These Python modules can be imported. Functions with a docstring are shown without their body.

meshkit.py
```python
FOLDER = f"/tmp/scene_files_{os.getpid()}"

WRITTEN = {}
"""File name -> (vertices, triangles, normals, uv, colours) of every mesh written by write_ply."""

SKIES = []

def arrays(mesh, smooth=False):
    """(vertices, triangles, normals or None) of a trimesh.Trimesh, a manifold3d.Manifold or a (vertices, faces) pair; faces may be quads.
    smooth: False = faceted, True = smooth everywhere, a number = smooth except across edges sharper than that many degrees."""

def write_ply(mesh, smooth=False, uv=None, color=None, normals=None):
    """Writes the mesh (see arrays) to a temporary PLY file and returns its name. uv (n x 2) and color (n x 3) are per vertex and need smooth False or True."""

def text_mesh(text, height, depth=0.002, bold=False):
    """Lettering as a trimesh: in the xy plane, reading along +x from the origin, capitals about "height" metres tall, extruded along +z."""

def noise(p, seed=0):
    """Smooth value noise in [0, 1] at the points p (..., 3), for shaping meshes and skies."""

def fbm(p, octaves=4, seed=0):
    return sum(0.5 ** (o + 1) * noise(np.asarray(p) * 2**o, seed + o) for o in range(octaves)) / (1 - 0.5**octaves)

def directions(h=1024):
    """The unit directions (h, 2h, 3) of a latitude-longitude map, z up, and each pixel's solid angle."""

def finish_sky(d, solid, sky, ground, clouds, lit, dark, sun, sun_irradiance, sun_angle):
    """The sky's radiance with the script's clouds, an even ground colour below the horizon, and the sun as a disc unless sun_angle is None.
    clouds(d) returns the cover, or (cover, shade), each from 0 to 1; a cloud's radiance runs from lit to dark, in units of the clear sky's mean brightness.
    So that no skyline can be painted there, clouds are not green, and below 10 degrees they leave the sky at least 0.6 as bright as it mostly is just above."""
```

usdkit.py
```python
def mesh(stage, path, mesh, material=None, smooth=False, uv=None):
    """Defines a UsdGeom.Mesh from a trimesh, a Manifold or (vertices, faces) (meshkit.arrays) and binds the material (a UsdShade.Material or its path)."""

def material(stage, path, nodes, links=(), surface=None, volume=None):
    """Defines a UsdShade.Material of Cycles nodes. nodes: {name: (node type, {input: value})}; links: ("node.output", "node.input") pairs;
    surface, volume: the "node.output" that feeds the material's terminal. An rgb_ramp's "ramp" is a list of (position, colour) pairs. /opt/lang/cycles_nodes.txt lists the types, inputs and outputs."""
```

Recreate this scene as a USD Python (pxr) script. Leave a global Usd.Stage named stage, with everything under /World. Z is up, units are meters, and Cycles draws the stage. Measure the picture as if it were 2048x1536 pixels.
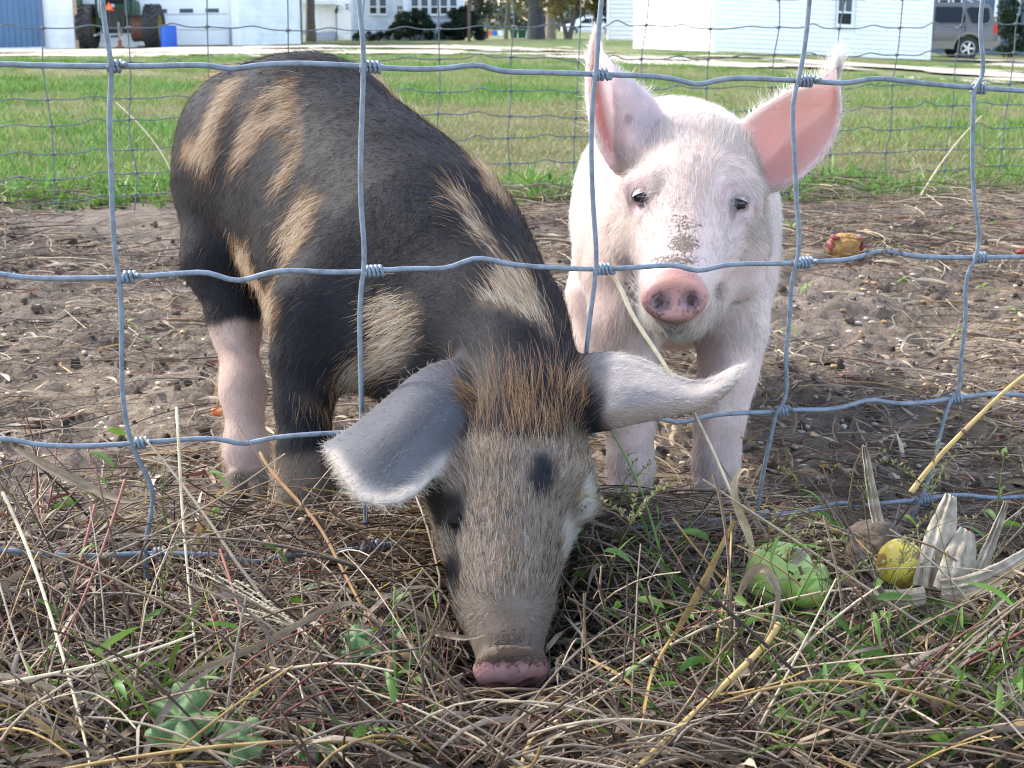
import math, random
import numpy as np, trimesh, usdkit, meshkit
from scipy.spatial import cKDTree
from scipy.interpolate import RectBivariateSpline, RBFInterpolator, splprep, splev
from pxr import Usd, UsdGeom, UsdLux, UsdShade, Sdf, Gf, Vt

rng = np.random.default_rng(7)
random.seed(7)
stage = Usd.Stage.CreateInMemory()
UsdGeom.SetStageUpAxis(stage, 'Z')
UsdGeom.SetStageMetersPerUnit(stage, 1.0)
WORLD = UsdGeom.Xform.Define(stage, '/World')
UsdGeom.Scope.Define(stage, '/World/Looks')
_T = Sdf.ValueTypeNames

# ---------------------------------------------------------------- camera, sky, sun, exposure
FPX, HORIZON, EYE = 3000.0, 35.0, 0.36            # focal length in px of a 2048 px wide photo, horizon row, eye height
PITCH = math.atan((768 - HORIZON) / FPX)
EXPOSURE = 1.72
SUN_DIR = np.array([-0.62, 0.42, 0.66]); SUN_DIR /= np.linalg.norm(SUN_DIR)     # towards the sun: behind the pigs, from the left
SUN_INTENSITY, SKY_STRENGTH = 0.56, 0.15

cam = UsdGeom.Camera.Define(stage, '/World/camera')
cam.CreateHorizontalApertureAttr(36.0)
cam.CreateVerticalApertureAttr(27.0)
cam.CreateFocalLengthAttr(36.0 * FPX / 2048)
cam.CreateFStopAttr(30.0)
cam.CreateFocusDistanceAttr(1.10)
cam.CreateClippingRangeAttr(Gf.Vec2f(0.05, 3000.0))
cam.CreateExposureAttr(EXPOSURE)
cam.AddTranslateOp().Set(Gf.Vec3d(0, 0, EYE))
cam.AddRotateXOp().Set(90.0 - math.degrees(PITCH))

def dist_light():
    el = math.asin(SUN_DIR[2]); rot = math.atan2(SUN_DIR[0], SUN_DIR[1])
    sky = usdkit.material(stage, '/World/Looks/sky_air', {
        'sky': ('sky_texture', {'sky_type': 'single_scattering', 'sun_disc': False, 'sun_elevation': el, 'sun_rotation': rot, 'altitude': 20.0, 'air_density': 1.0, 'aerosol_density': 1.6, 'ozone_density': 1.0}),
        'co': ('texture_coordinate', {}),
        'mp': ('mapping', {'mapping_type': 'point', 'scale': (1.0, 1.0, 2.6)}),
        'cl': ('noise_texture', {'scale': 2.1, 'detail': 7.0, 'roughness': 0.6, 'distortion': 0.2}),
        'cr': ('rgb_ramp', {'ramp': [(0.50, (0, 0, 0)), (0.78, (0.75, 0.75, 0.75))]}),
        'mx': ('mix_color', {'blend_type': 'mix', 'b': (9.5, 9.6, 9.9)}),
        'bg': ('background_shader', {'strength': SKY_STRENGTH})},
        [('co.generated', 'mp.vector'), ('mp.vector', 'cl.vector'), ('cl.fac', 'cr.fac'), ('cr.color', 'mx.fac'), ('sky.color', 'mx.a'), ('mx.result', 'bg.color')], surface='bg.background')
    dome = UsdLux.DomeLight.Define(stage, '/World/sky')
    UsdShade.MaterialBindingAPI.Apply(dome.GetPrim()).Bind(sky)
    dome.GetPrim().SetCustomDataByKey('kind', 'structure')
    sun = UsdLux.DistantLight.Define(stage, '/World/sun')
    sun.CreateIntensityAttr(SUN_INTENSITY); sun.CreateAngleAttr(6.0); sun.CreateNormalizeAttr(True)
    sun.CreateColorAttr(Gf.Vec3f(1.0, 0.97, 0.92))
    d = -SUN_DIR
    q = Gf.Rotation(Gf.Vec3d(0, 0, -1), Gf.Vec3d(*map(float, d)))
    sun.AddOrientOp(UsdGeom.XformOp.PrecisionDouble).Set(Gf.Quatd(q.GetQuat()))
dist_light()

# ---------------------------------------------------------------- helpers
FWD = np.array([0, math.cos(PITCH), -math.sin(PITCH)])
UP = np.array([0, math.sin(PITCH), math.cos(PITCH)])
CAM = np.array([0, 0, EYE])
def at(px, py, zc):
    """A point at a measured distance zc along the view axis, seen at (px, py) in the 2048 x 1536 photo."""
    px, py, zc = np.broadcast_arrays(np.asarray(px, float), py, zc)
    return CAM + zc[..., None] * FWD + ((768 - py) / FPX * zc)[..., None] * UP + ((px - 1024) / FPX * zc)[..., None] * np.array([1.0, 0, 0])
def seen(P):
    P = np.asarray(P, float) - CAM
    zc = P @ FWD
    return 1024 + FPX * P[..., 0] / zc, 768 - FPX * (P @ UP) / zc, zc

_names = {}
def numbered(path):
    n = _names.get(path, -1) + 1
    _names[path] = n
    return path if n == 0 else f'{path}_{n:03d}'
def _data(p, **kw):
    for k, v in kw.items():
        if v: p.SetCustomDataByKey(k, v)
    return p
def thing(name, label=None, category=None, group=None, kind=None, loc=None, rotz=0.0):
    x = UsdGeom.Xform.Define(stage, numbered('/World/' + name))
    if loc is not None:
        x.AddTranslateOp().Set(Gf.Vec3d(*map(float, loc)))
        if rotz: x.AddRotateZOp().Set(math.degrees(rotz))
    return _data(x.GetPrim(), label=label, category=category, group=group, kind=kind)
def _path(name, parent):
    return numbered((str(parent.GetPath()) if parent is not None else '/World') + '/' + name)
def obj(name, mesh, mat, parent=None, smooth=35, label=None, category=None, group=None, kind=None, col=None):
    """One Mesh prim. col: a colour per vertex (smooth must be True or False then), read by materials as the attribute 'tint'."""
    m = usdkit.mesh(stage, _path(name, parent), mesh, mat, smooth)
    if col is not None:
        UsdGeom.PrimvarsAPI(m).CreatePrimvar('tint', _T.Color3fArray, 'vertex').Set(Vt.Vec3fArray.FromNumpy(np.asarray(col, np.float32)))
    return _data(m.GetPrim(), label=label, category=category, group=group, kind=kind)
def copy_of(root, loc, rotz=0.0, scale=None, label=None, category=None, group=None):
    x = UsdGeom.Xform.Define(stage, numbered('/World/' + root.GetName())); p = x.GetPrim()
    p.GetReferences().AddInternalReference(root.GetPath()); p.SetInstanceable(True); x.ClearXformOpOrder()
    x.AddTranslateOp().Set(Gf.Vec3d(*map(float, loc))); x.AddRotateZOp().Set(math.degrees(rotz)); x.AddScaleOp().Set(Gf.Vec3f(*map(float, scale if scale is not None else (1, 1, 1))))
    return _data(p, label=label, category=category, group=group)
def curves(name, pts, widths, mat, parent=None, **kw):
    """pts (n, k, 3), widths (k,) or (n, k): n strands as linear BasisCurves."""
    n, k, _ = pts.shape
    c = UsdGeom.BasisCurves.Define(stage, _path(name, parent))
    c.CreateTypeAttr('linear')
    c.CreatePointsAttr(Vt.Vec3fArray.FromNumpy(pts.reshape(-1, 3).astype(np.float32)))
    c.CreateCurveVertexCountsAttr(Vt.IntArray.FromNumpy(np.full(n, k, np.int32)))
    c.CreateWidthsAttr(Vt.FloatArray.FromNumpy(np.broadcast_to(widths, (n, k)).astype(np.float32).ravel()))
    c.SetWidthsInterpolation('vertex')
    UsdShade.MaterialBindingAPI.Apply(c.GetPrim()).Bind(mat)
    return _data(c.GetPrim(), **kw)

class MB:
    """Collects vertices and triangles of one mesh."""
    def __init__(s): s.v, s.f, s.c, s.n = [], [], [], 0
    def add(s, v, f, col=None):
        v = np.asarray(v, float); f = np.asarray(f, int)
        if f.ndim == 2 and f.shape[1] == 4: f = np.vstack([f[:, [0, 1, 2]], f[:, [0, 2, 3]]])
        s.v.append(v); s.f.append(f + s.n); s.n += len(v)
        if col is not None: s.c.append(np.broadcast_to(np.asarray(col, float), (len(v), 3)))
        return s
    def mesh(s, m, col=None): return s.add(m.vertices, m.faces, col)
    def box(s, lo, hi, rotz=0.0, at=(0, 0, 0), col=None):
        m = trimesh.creation.box(np.subtract(hi, lo)); m.apply_translation((np.add(lo, hi)) / 2)
        if rotz: m.apply_transform(trimesh.transformations.rotation_matrix(rotz, [0, 0, 1]))
        m.apply_translation(at); return s.mesh(m, col)
    def quad(s, a, b, c, d): return s.add([a, b, c, d], [[0, 1, 2], [0, 2, 3]])
    def tube(s, pts, r, sides=6, col=None, caps=True):
        v, f = tube(pts, r, sides, caps); return s.add(v, f, col)
    def get(s): return np.vstack(s.v), np.vstack(s.f)
    def cols(s): return np.vstack(s.c)
    def build(s, name, mat, parent=None, smooth=35, **kw):
        return obj(name, s.get(), mat, parent, smooth, col=s.cols() if s.c and smooth in (True, False) else None, **kw)

def tube(pts, r, sides=6, caps=True):
    p = np.asarray(pts, float); k = len(p)
    t = np.gradient(p, axis=0); t /= np.linalg.norm(t, axis=1, keepdims=True) + 1e-12
    ref = np.array([0, 0, 1.0]) if abs(t[:, 2]).mean() < 0.8 else np.array([1.0, 0, 0])
    a = np.cross(t, ref); a /= np.linalg.norm(a, axis=1, keepdims=True) + 1e-12
    b = np.cross(t, a)
    r = np.broadcast_to(np.asarray(r, float), (k,))
    ang = np.arange(sides) * 2 * np.pi / sides
    v = (p[:, None] + r[:, None, None] * (np.cos(ang)[None, :, None] * a[:, None] + np.sin(ang)[None, :, None] * b[:, None])).reshape(-1, 3)
    i, j = np.meshgrid(np.arange(k - 1), np.arange(sides), indexing='ij')
    q = np.stack([i * sides + j, i * sides + (j + 1) % sides, (i + 1) * sides + (j + 1) % sides, (i + 1) * sides + j], -1).reshape(-1, 4)
    f = np.vstack([q[:, [0, 1, 2]], q[:, [0, 2, 3]]])
    if caps:
        n = len(v); v = np.vstack([v, p[:1], p[-1:]]); jj = np.arange(sides)
        f = np.vstack([f, np.stack([np.full(sides, n), (jj + 1) % sides, jj], 1), np.stack([np.full(sides, n + 1), (k - 1) * sides + jj, (k - 1) * sides + (jj + 1) % sides], 1)])
    return v, f
def smooth_path(pts, n, s=0.0):
    p = np.asarray(pts, float)
    if len(p) == 2: return p[0] + (p[1] - p[0]) * np.linspace(0, 1, n)[:, None]
    tck, _ = splprep(p.T, s=s, k=min(3, len(p) - 1)); return np.array(splev(np.linspace(0, 1, n), tck)).T
def grid_mesh(P):
    """(n, m, 3) points as a sheet."""
    n, m, _ = P.shape
    i, j = np.meshgrid(np.arange(n - 1), np.arange(m - 1), indexing='ij')
    q = np.stack([i * m + j, (i + 1) * m + j, (i + 1) * m + j + 1, i * m + j + 1], -1).reshape(-1, 4)
    return P.reshape(-1, 3), np.vstack([q[:, [0, 1, 2]], q[:, [0, 2, 3]]])
def inside(poly, x, y):
    """Even-odd test of points against a polygon."""
    poly = np.asarray(poly, float); r = np.zeros(np.shape(x), bool)
    x0, y0 = poly[-1]
    for x1, y1 in poly:
        hit = ((y1 > y) != (y0 > y)) & (x < (x0 - x1) * (y - y1) / (y0 - y1 + 1e-12) + x1)
        r ^= hit; x0, y0 = x1, y1
    return r

# ---------------------------------------------------------------- materials
def mat(name, color, rough=0.6, noise=None, spec=0.4, metal=0.0, bump=None, tint=False, extra=None, translucent=0.0, sheen=0.0):
    """Principled surface. noise: (scale, second colour, low, high); bump: (scale, distance); tint: multiply by the vertex attribute 'tint'."""
    nodes = {'p': ('principled_bsdf', {'roughness': rough, 'specular_ior_level': spec, 'metallic': metal, 'base_color': color, 'sheen_weight': sheen, **(extra or {})})}
    links = []; src = None
    if noise:
        nodes['tc'] = ('texture_coordinate', {}); nodes['n'] = ('noise_texture', {'scale': noise[0], 'detail': 5.0, 'roughness': 0.6})
        nodes['r'] = ('rgb_ramp', {'ramp': [(noise[2], color), (noise[3], noise[1])]})
        links += [('tc.object', 'n.vector'), ('n.fac', 'r.fac')]; src = 'r.color'
    if tint:
        nodes['a'] = ('attribute', {'attribute': 'tint'})
        if src:
            nodes['m'] = ('mix', {'mix_type': 'multiply', 'fac': 1.0}); links += [(src, 'm.color1'), ('a.color', 'm.color2')]; src = 'm.color'
        else: src = 'a.color'
    if src: links.append((src, 'p.base_color'))
    if bump:
        nodes['tc'] = ('texture_coordinate', {}); nodes['bn'] = ('noise_texture', {'scale': bump[0], 'detail': 6.0, 'roughness': 0.65})
        nodes['b'] = ('bump', {'strength': 1.0, 'distance': bump[1]})
        links += [('tc.object', 'bn.vector'), ('bn.fac', 'b.height'), ('b.normal', 'p.normal')]
    out = 'p.BSDF'
    if translucent:
        nodes['t'] = ('translucent_bsdf', {'color': color}); nodes['x'] = ('mix_closure', {'fac': translucent})
        if src: links.append((src, 't.color'))
        links += [('p.BSDF', 'x.closure1'), ('t.BSDF', 'x.closure2')]; out = 'x.closure'
    return usdkit.material(stage, '/World/Looks/' + name, nodes, links, surface=out)
def hair_mat(name, color, rough=0.45, trans=0.3, vary=0.35, spec=0.3):
    nodes = {'i': ('hair_info', {}), 'w': ('white_noise_texture', {'dimensions': '1D'}), 'hv': ('map_range', {'from_min': 0.0, 'from_max': 1.0, 'to_min': 1 - vary, 'to_max': 1 + vary}),
             'c': ('color', {'value': color}), 'm': ('mix', {'mix_type': 'multiply', 'fac': 1.0, 'color1': color}),
             'p': ('principled_bsdf', {'roughness': rough, 'specular_ior_level': spec}), 't': ('translucent_bsdf', {}), 'x': ('mix_closure', {'fac': trans})}
    links = [('i.index', 'w.w'), ('w.value', 'hv.value'), ('hv.result', 'm.color2'), ('m.color', 'p.base_color'), ('m.color', 't.color'), ('p.BSDF', 'x.closure1'), ('t.BSDF', 'x.closure2')]
    return usdkit.material(stage, '/World/Looks/' + name, nodes, links, surface='x.closure')
# ---------------------------------------------------------------- the lie of the land
_ctl = [(-400, 430, 2.9), (260, 432, 2.95), (1000, 405, 3.08), (1900, 392, 3.25), (2500, 388, 3.4),
        (-400, 238, 6), (300, 236, 6), (1000, 235, 6), (1900, 240, 6), (-400, 128, 18), (300, 128, 18), (1000, 134, 18), (1950, 172, 18), (2600, 185, 18),
        (-300, 104, 44), (100, 100, 48), (400, 90, 53), (620, 84, 58), (830, 81, 62), (1000, 101, 40), (1075, 79, 75), (1215, 80, 56.5), (1268, 98, 47), (1427, 104, 39.1), (1858, 122, 40.1), (1930, 118, 48.9), (2100, 114, 56), (2600, 120, 50),
        (-300, 66, 130), (400, 66, 130), (1000, 69, 130), (1600, 72, 130), (2400, 76, 130), (-600, 48, 400), (1000, 48, 400), (2700, 50, 400)]
def _ctl_fit():
    A = np.array(_ctl, float); P = at(*A.T)
    u = A[:, 0] / 1000; w = np.log(P[:, 1]); q = np.log((EYE - P[:, 2]) / P[:, 1])
    return RBFInterpolator(np.stack([u, w], 1), q, kernel='thin_plate_spline', smoothing=2e-4)
_rbf = _ctl_fit()
_gu, _gw = np.linspace(-0.7, 2.8, 60), np.linspace(math.log(2.6), math.log(420), 90)
_tab = RectBivariateSpline(_gu, _gw, _rbf(np.stack(np.meshgrid(_gu, _gw, indexing='ij'), -1).reshape(-1, 2)).reshape(60, 90), kx=2, ky=2)
_pads = [(at(495, 1000, 1.322)[:2], -0.058), (at(608, 1090, 1.138)[:2], -0.038), (at(925, 1085, 1.15)[:2], -0.043), (at(597, 980, 1.38)[:2], -0.058), (at(1261, 1000, 1.298)[:2], -0.058), (at(1430, 1000, 1.30)[:2], -0.058), (at(1198, 880, 1.648)[:2], -0.058), (at(1440, 880, 1.648)[:2], -0.058)]
def zbase(x, y):
    x, y = np.broadcast_arrays(np.asarray(x, float), np.asarray(y, float)); yy = np.clip(y, 2.7, 410)
    u = np.clip(1.024 + x / (yy / math.cos(PITCH)) * FPX / 1000, -0.65, 2.75)
    far = EYE - yy * np.exp(_tab.ev(u.ravel(), np.log(yy).ravel()).reshape(yy.shape))
    near = np.interp(y, [0.6, 0.95, 1.08, 1.25, 1.7, 2.2, 2.8], [-.052, -.050, -.040, -.056, -.056, -.045, -.012])
    t = np.clip((y - 2.5) / 0.7, 0, 1); t = t * t * (3 - 2 * t)
    return near * (1 - t) + far * t
def rough(x, y):
    """Rooted-up soil: clods in the pen, gentle unevenness beyond it."""
    P = np.stack([x, y, 0 * x], -1)
    pen = np.clip((3.35 + 0.27 * x - y) / 0.5, 0, 1) * np.clip((y - 0.2) / 0.4, 0, 1)
    r = (meshkit.fbm(P * 9, 3, 1) - .5) * .040 + (meshkit.fbm(P * 30, 3, 2) - .5) * .026 + (np.abs(meshkit.fbm(P * 62, 2, 5) - .5)) * -.020 + (meshkit.fbm(P * 110, 2, 3) - .5) * .012
    hole = -.035 * np.exp(-(((x - .58) / .05) ** 2 + ((y - 2.0) / .12) ** 2))
    soft = (meshkit.fbm(P * 0.9, 2, 4) - .5) * .05
    keep = np.ones(np.shape(x))
    for p, _ in _pads: keep = keep * (1 - 0.85 * np.exp(-(((x - p[0]) ** 2 + (y - p[1]) ** 2) / .0016)))
    return pen * (r + hole) * keep + (1 - pen) * soft * np.clip(y / 6, 0, 1)
def zg(x, y):
    x, y = np.broadcast_arrays(np.asarray(x, float), np.asarray(y, float)); z = zbase(x, y)
    for p, h in _pads:
        w = np.exp(-(((x - p[0]) ** 2 + (y - p[1]) ** 2) / .0030)); z = z * (1 - w) + h * w
    return z + rough(x, y)
def ground_at(px, py):
    """Where the ray through (px, py) meets the land."""
    d = at(px, py, 1.0) - CAM; t = np.geomspace(0.5, 400, 4000); P = CAM + t[:, None] * d
    below = P[:, 2] < zbase(P[:, 0], P[:, 1]); k = np.argmax(below) if below.any() else len(t) - 1
    return P[k]
def onplane(px, py, Y):
    d = at(px, py, 1.0) - CAM; return CAM + d * (Y / d[1])

def build_ground():
    ys = np.concatenate([np.linspace(-6, 0.3, 14), np.arange(0.36, 3.4, 0.0085), np.geomspace(3.41, 600, 170)])
    s = np.linspace(-1, 1, 381); s = 0.55 * s + 0.45 * s ** 3
    W = 1.35 + 0.62 * np.maximum(ys, 0); W = np.where(ys > 30, 1.35 + .62 * 30 + (ys - 30) * 1.6, W) + np.maximum(-ys, 0) * 2
    X = s[None, :] * W[:, None]; Y = np.repeat(ys[:, None], len(s), 1); Z = zg(X, Y)
    P = np.stack([X, Y, Z], -1); V, Fc = grid_mesh(P)
    x, y = V[:, 0], V[:, 1]; Q = np.stack([x, y, 0 * x], 1)
    edge = 3.20 + 0.07 * x + (meshkit.fbm(Q * 5, 3, 11) - .5) * 0.5
    pen = np.clip((edge - y) / 0.12, 0, 1)[:, None]
    n1 = meshkit.fbm(Q * 12, 4, 6)[:, None]; n2 = meshkit.fbm(Q * 60, 3, 7)[:, None]
    under = np.clip((1.06 + .26 * x - y) / .12, 0, 1)[:, None]; soil = np.array([.175, .142, .115]) * (0.55 + .9 * n1) * (.55 + .9 * n2) * (1 - .5 * under)  # soil under the near litter darkened, painting shade into the gaps between strands
    dry = np.array([.23, .185, .135]) * (.7 + .6 * n2); k = np.clip((meshkit.fbm(Q * 3, 2, 9)[:, None] - .42) * 5, 0, 1) * .65
    soil = soil * (1 - k) + dry * k
    sw = meshkit.fbm(Q * .55, 3, 14)[:, None]; fade = np.clip((sw - .42) * 5, 0, 1)
    turf = np.array([.10, .145, .045]) * (1 - fade) + np.array([.17, .165, .085]) * fade
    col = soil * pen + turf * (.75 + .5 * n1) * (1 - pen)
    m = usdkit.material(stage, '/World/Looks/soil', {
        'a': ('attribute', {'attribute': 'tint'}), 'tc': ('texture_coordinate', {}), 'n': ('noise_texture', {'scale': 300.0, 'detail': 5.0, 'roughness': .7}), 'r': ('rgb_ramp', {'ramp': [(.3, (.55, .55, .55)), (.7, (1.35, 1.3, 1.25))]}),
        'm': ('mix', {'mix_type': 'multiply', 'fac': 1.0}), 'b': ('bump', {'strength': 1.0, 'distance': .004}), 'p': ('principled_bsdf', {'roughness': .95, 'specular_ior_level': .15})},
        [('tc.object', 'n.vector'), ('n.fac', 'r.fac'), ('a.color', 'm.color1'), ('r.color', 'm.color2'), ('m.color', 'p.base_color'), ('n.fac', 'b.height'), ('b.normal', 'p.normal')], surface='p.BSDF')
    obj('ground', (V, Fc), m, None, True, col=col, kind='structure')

    # gravel drive: a ragged pale sheet a little above the turf
    gm = mat('gravel', (.47, .415, .34), .95, noise=(2.2, (.30, .25, .18), .42, .72), spec=.15, bump=(60, .01))
    def drive(rows, seed, name):
        pts = []
        for px, y0, y1 in rows: pts.append((ground_at(px, y0)[:2], ground_at(px, y1)[:2]))
        A = smooth_path([p[0] for p in pts], 240); B = smooth_path([p[1] for p in pts], 240); t = np.linspace(0, 1, 40)[None, :, None]
        A3, B3 = np.c_[A, np.zeros(240)], np.c_[B, np.zeros(240)]
        ja = (meshkit.fbm(A3 * .8, 3, seed) - .5)[:, None] * .35; jb = (meshkit.fbm(B3 * .8, 3, seed + 1) - .5)[:, None] * .35
        G = (A + (B - A) * ja)[:, None] * (1 - t) + (B + (A - B) * jb)[:, None] * t
        Z = zg(G[..., 0], G[..., 1]) + .035 * np.sin(np.pi * t[..., 0]) ** .4 + .004
        V, Fc = grid_mesh(np.concatenate([G, Z[..., None]], -1)); q = meshkit.fbm(np.c_[V[:, :2] * [.5, .9], 0 * V[:, 0]], 3, seed + 5)
        keep = q[Fc].mean(1) < .55
        V2 = trimesh.Trimesh(V, Fc[keep], process=False); V2.remove_unreferenced_vertices()
        obj(name, V2, gm, None, True, kind='structure')
    drive([(-500, 102, 127), (0, 100, 120), (300, 96, 117), (600, 91, 114), (800, 91, 115), (1000, 92, 117), (1250, 106, 131), (1450, 114, 139), (1700, 125, 151), (1950, 139, 164), (2300, 158, 184), (2700, 173, 209)], 20, 'gravel_driveway')
    drive([(1905, 119, 126), (2000, 121, 134), (2100, 122, 138), (2300, 124, 142), (2600, 126, 148)], 40, 'gravel_driveway')
build_ground()
# ---------------------------------------------------------------- the farmyard behind
WP = mat('white_paint', (.80, .81, .82), .7, noise=(1.3, (.74, .76, .78), .35, .75), spec=.3, bump=(25, .006))
WP2 = mat('white_paint_worn', (.80, .80, .80), .7, noise=(6, (.70, .70, .69), .5, .8), spec=.3, bump=(40, .003))
TRIM = mat('trim_white', (.76, .76, .76), .55, noise=(9, (.68, .68, .67), .5, .8))
GLASSY = mat('dark_pane', (.014, .018, .022), .12, spec=.22)
GREYPANE = mat('grey_pane', (.075, .095, .12), .2, spec=.3)
BLUEDOOR = mat('blue_sheet_metal', (.085, .16, .27), .5, noise=(2.5, (.07, .135, .235), .35, .7), spec=.4)
DKGREEN = mat('dark_green_paint', (.02, .06, .035), .5, noise=(5, (.03, .05, .03), .4, .7))
ROOFM = mat('roof_shingle', (.10, .10, .105), .9, noise=(14, (.06, .06, .065), .3, .7), bump=(60, .006))
BLOCKM = usdkit.material(stage, '/World/Looks/painted_block', {
    'g': ('geometry', {}), 'sx': ('separate_xyz', {}), 'cx': ('combine_xyz', {}), 'bk': ('brick_texture', {'scale': 1.0, 'brick_width': .4, 'row_height': .2, 'mortar_size': .006, 'mortar_smooth': .4, 'color1': (.81, .82, .83), 'color2': (.77, .79, .81), 'mortar': (.66, .68, .71)}),
    'ns': ('noise_texture', {'scale': 2.2, 'detail': 6.0}), 'nr': ('rgb_ramp', {'ramp': [(.45, (1, 1, 1)), (.72, (.86, .87, .86))]}), 'm': ('mix', {'mix_type': 'multiply', 'fac': 1.0}), 'b': ('bump', {'strength': .6, 'distance': .006, 'invert': True}),
    'p': ('principled_bsdf', {'roughness': .75, 'specular_ior_level': .25})},
    [('g.position', 'sx.vector'), ('sx.x', 'cx.x'), ('sx.z', 'cx.y'), ('cx.vector', 'bk.vector'), ('g.position', 'ns.vector'), ('ns.fac', 'nr.fac'), ('bk.color', 'm.color1'), ('nr.color', 'm.color2'), ('m.color', 'p.base_color'), ('bk.fac', 'b.height'), ('b.normal', 'p.normal')], surface='p.BSDF')

class Wall:
    """A vertical wall from A to B (base points, x y z), facing the camera side."""
    def __init__(s, A, B):
        s.A, s.B = np.asarray(A, float), np.asarray(B, float); d = s.B - s.A; d2 = d.copy(); d2[2] = 0; s.L = np.linalg.norm(d2); s.u = d2 / s.L; s.slope = d[2] / s.L
        s.n = np.array([s.u[1], -s.u[0], 0])
        if s.n @ (CAM - s.A) < 0: s.n = -s.n
    def p(s, t, h, off=0.0): return s.A + s.u * t + np.array([0, 0, s.slope * t + h]) + s.n * off
    def px(s, px, py):
        """(distance along, height above the base) of the wall point seen at a pixel."""
        d = at(px, py, 1.0) - CAM; q = CAM + d * (((s.A - CAM) @ s.n) / (d @ s.n)); t = (q - s.A) @ s.u; return t, q[2] - s.A[2] - s.slope * t
    def block(s, t0, t1, h0, h1, o0, o1, mb=None):
        mb = mb or MB(); c = [s.p(t, h, o) for o in (o0, o1) for t, h in ((t0, h0), (t1, h0), (t1, h1), (t0, h1))]
        m = trimesh.Trimesh(c, [[0, 1, 2], [0, 2, 3], [4, 6, 5], [4, 7, 6], [0, 4, 5], [0, 5, 1], [1, 5, 6], [1, 6, 2], [2, 6, 7], [2, 7, 3], [3, 7, 4], [3, 4, 0]], process=False)
        if m.volume < 0: m.invert()
        return mb.mesh(m)
    def pxblock(s, x0, y0, x1, y1, o0, o1, mb=None):
        (ta, ha), (tb, hb) = s.px(x0, y1), s.px(x1, y0); return s.block(ta, tb, ha, hb, o0, o1, mb)
def sash_window(w, x0, y0, x1, y1, parent, rail=None, sill=True, fr=3.0, mullion=False):
    """Frame and sill standing proud of the wall, dark panes set back in it."""
    t0, h0 = w.px(x0, y1); t1, h1 = w.px(x1, y0); e = fr / FPX * seen(w.p(t0, h0))[2]
    f = MB(); w.block(t0 - e, t0, h0 - e, h1 + e, .0, .085, f); w.block(t1, t1 + e, h0 - e, h1 + e, .0, .085, f); w.block(t0, t1, h1, h1 + e, .0, .085, f); w.block(t0, t1, h0 - e, h0, .0, .085, f)
    hr = w.px(x0, rail)[1] if rail is not None else (h0 + h1) / 2
    w.block(t0, t1, hr - .02, hr + .02, .048, .072, f)
    if mullion: w.block((t0 + t1) / 2 - .012, (t0 + t1) / 2 + .012, hr + .02, h1, .048, .066, f)
    win = f.build('window', TRIM, parent)
    w.block(t0, t1, h0, hr - .02, .036, .046).build('pane', GLASSY, win); w.block(t0, t1, hr + .02, h1, .036, .046).build('pane', GREYPANE, win)
    if sill: w.block(t0 - e * 1.3, t1 + e * 1.3, h0 - e - .05, h0 - e - .002, .0, .12).build('sill', TRIM, win)
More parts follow.
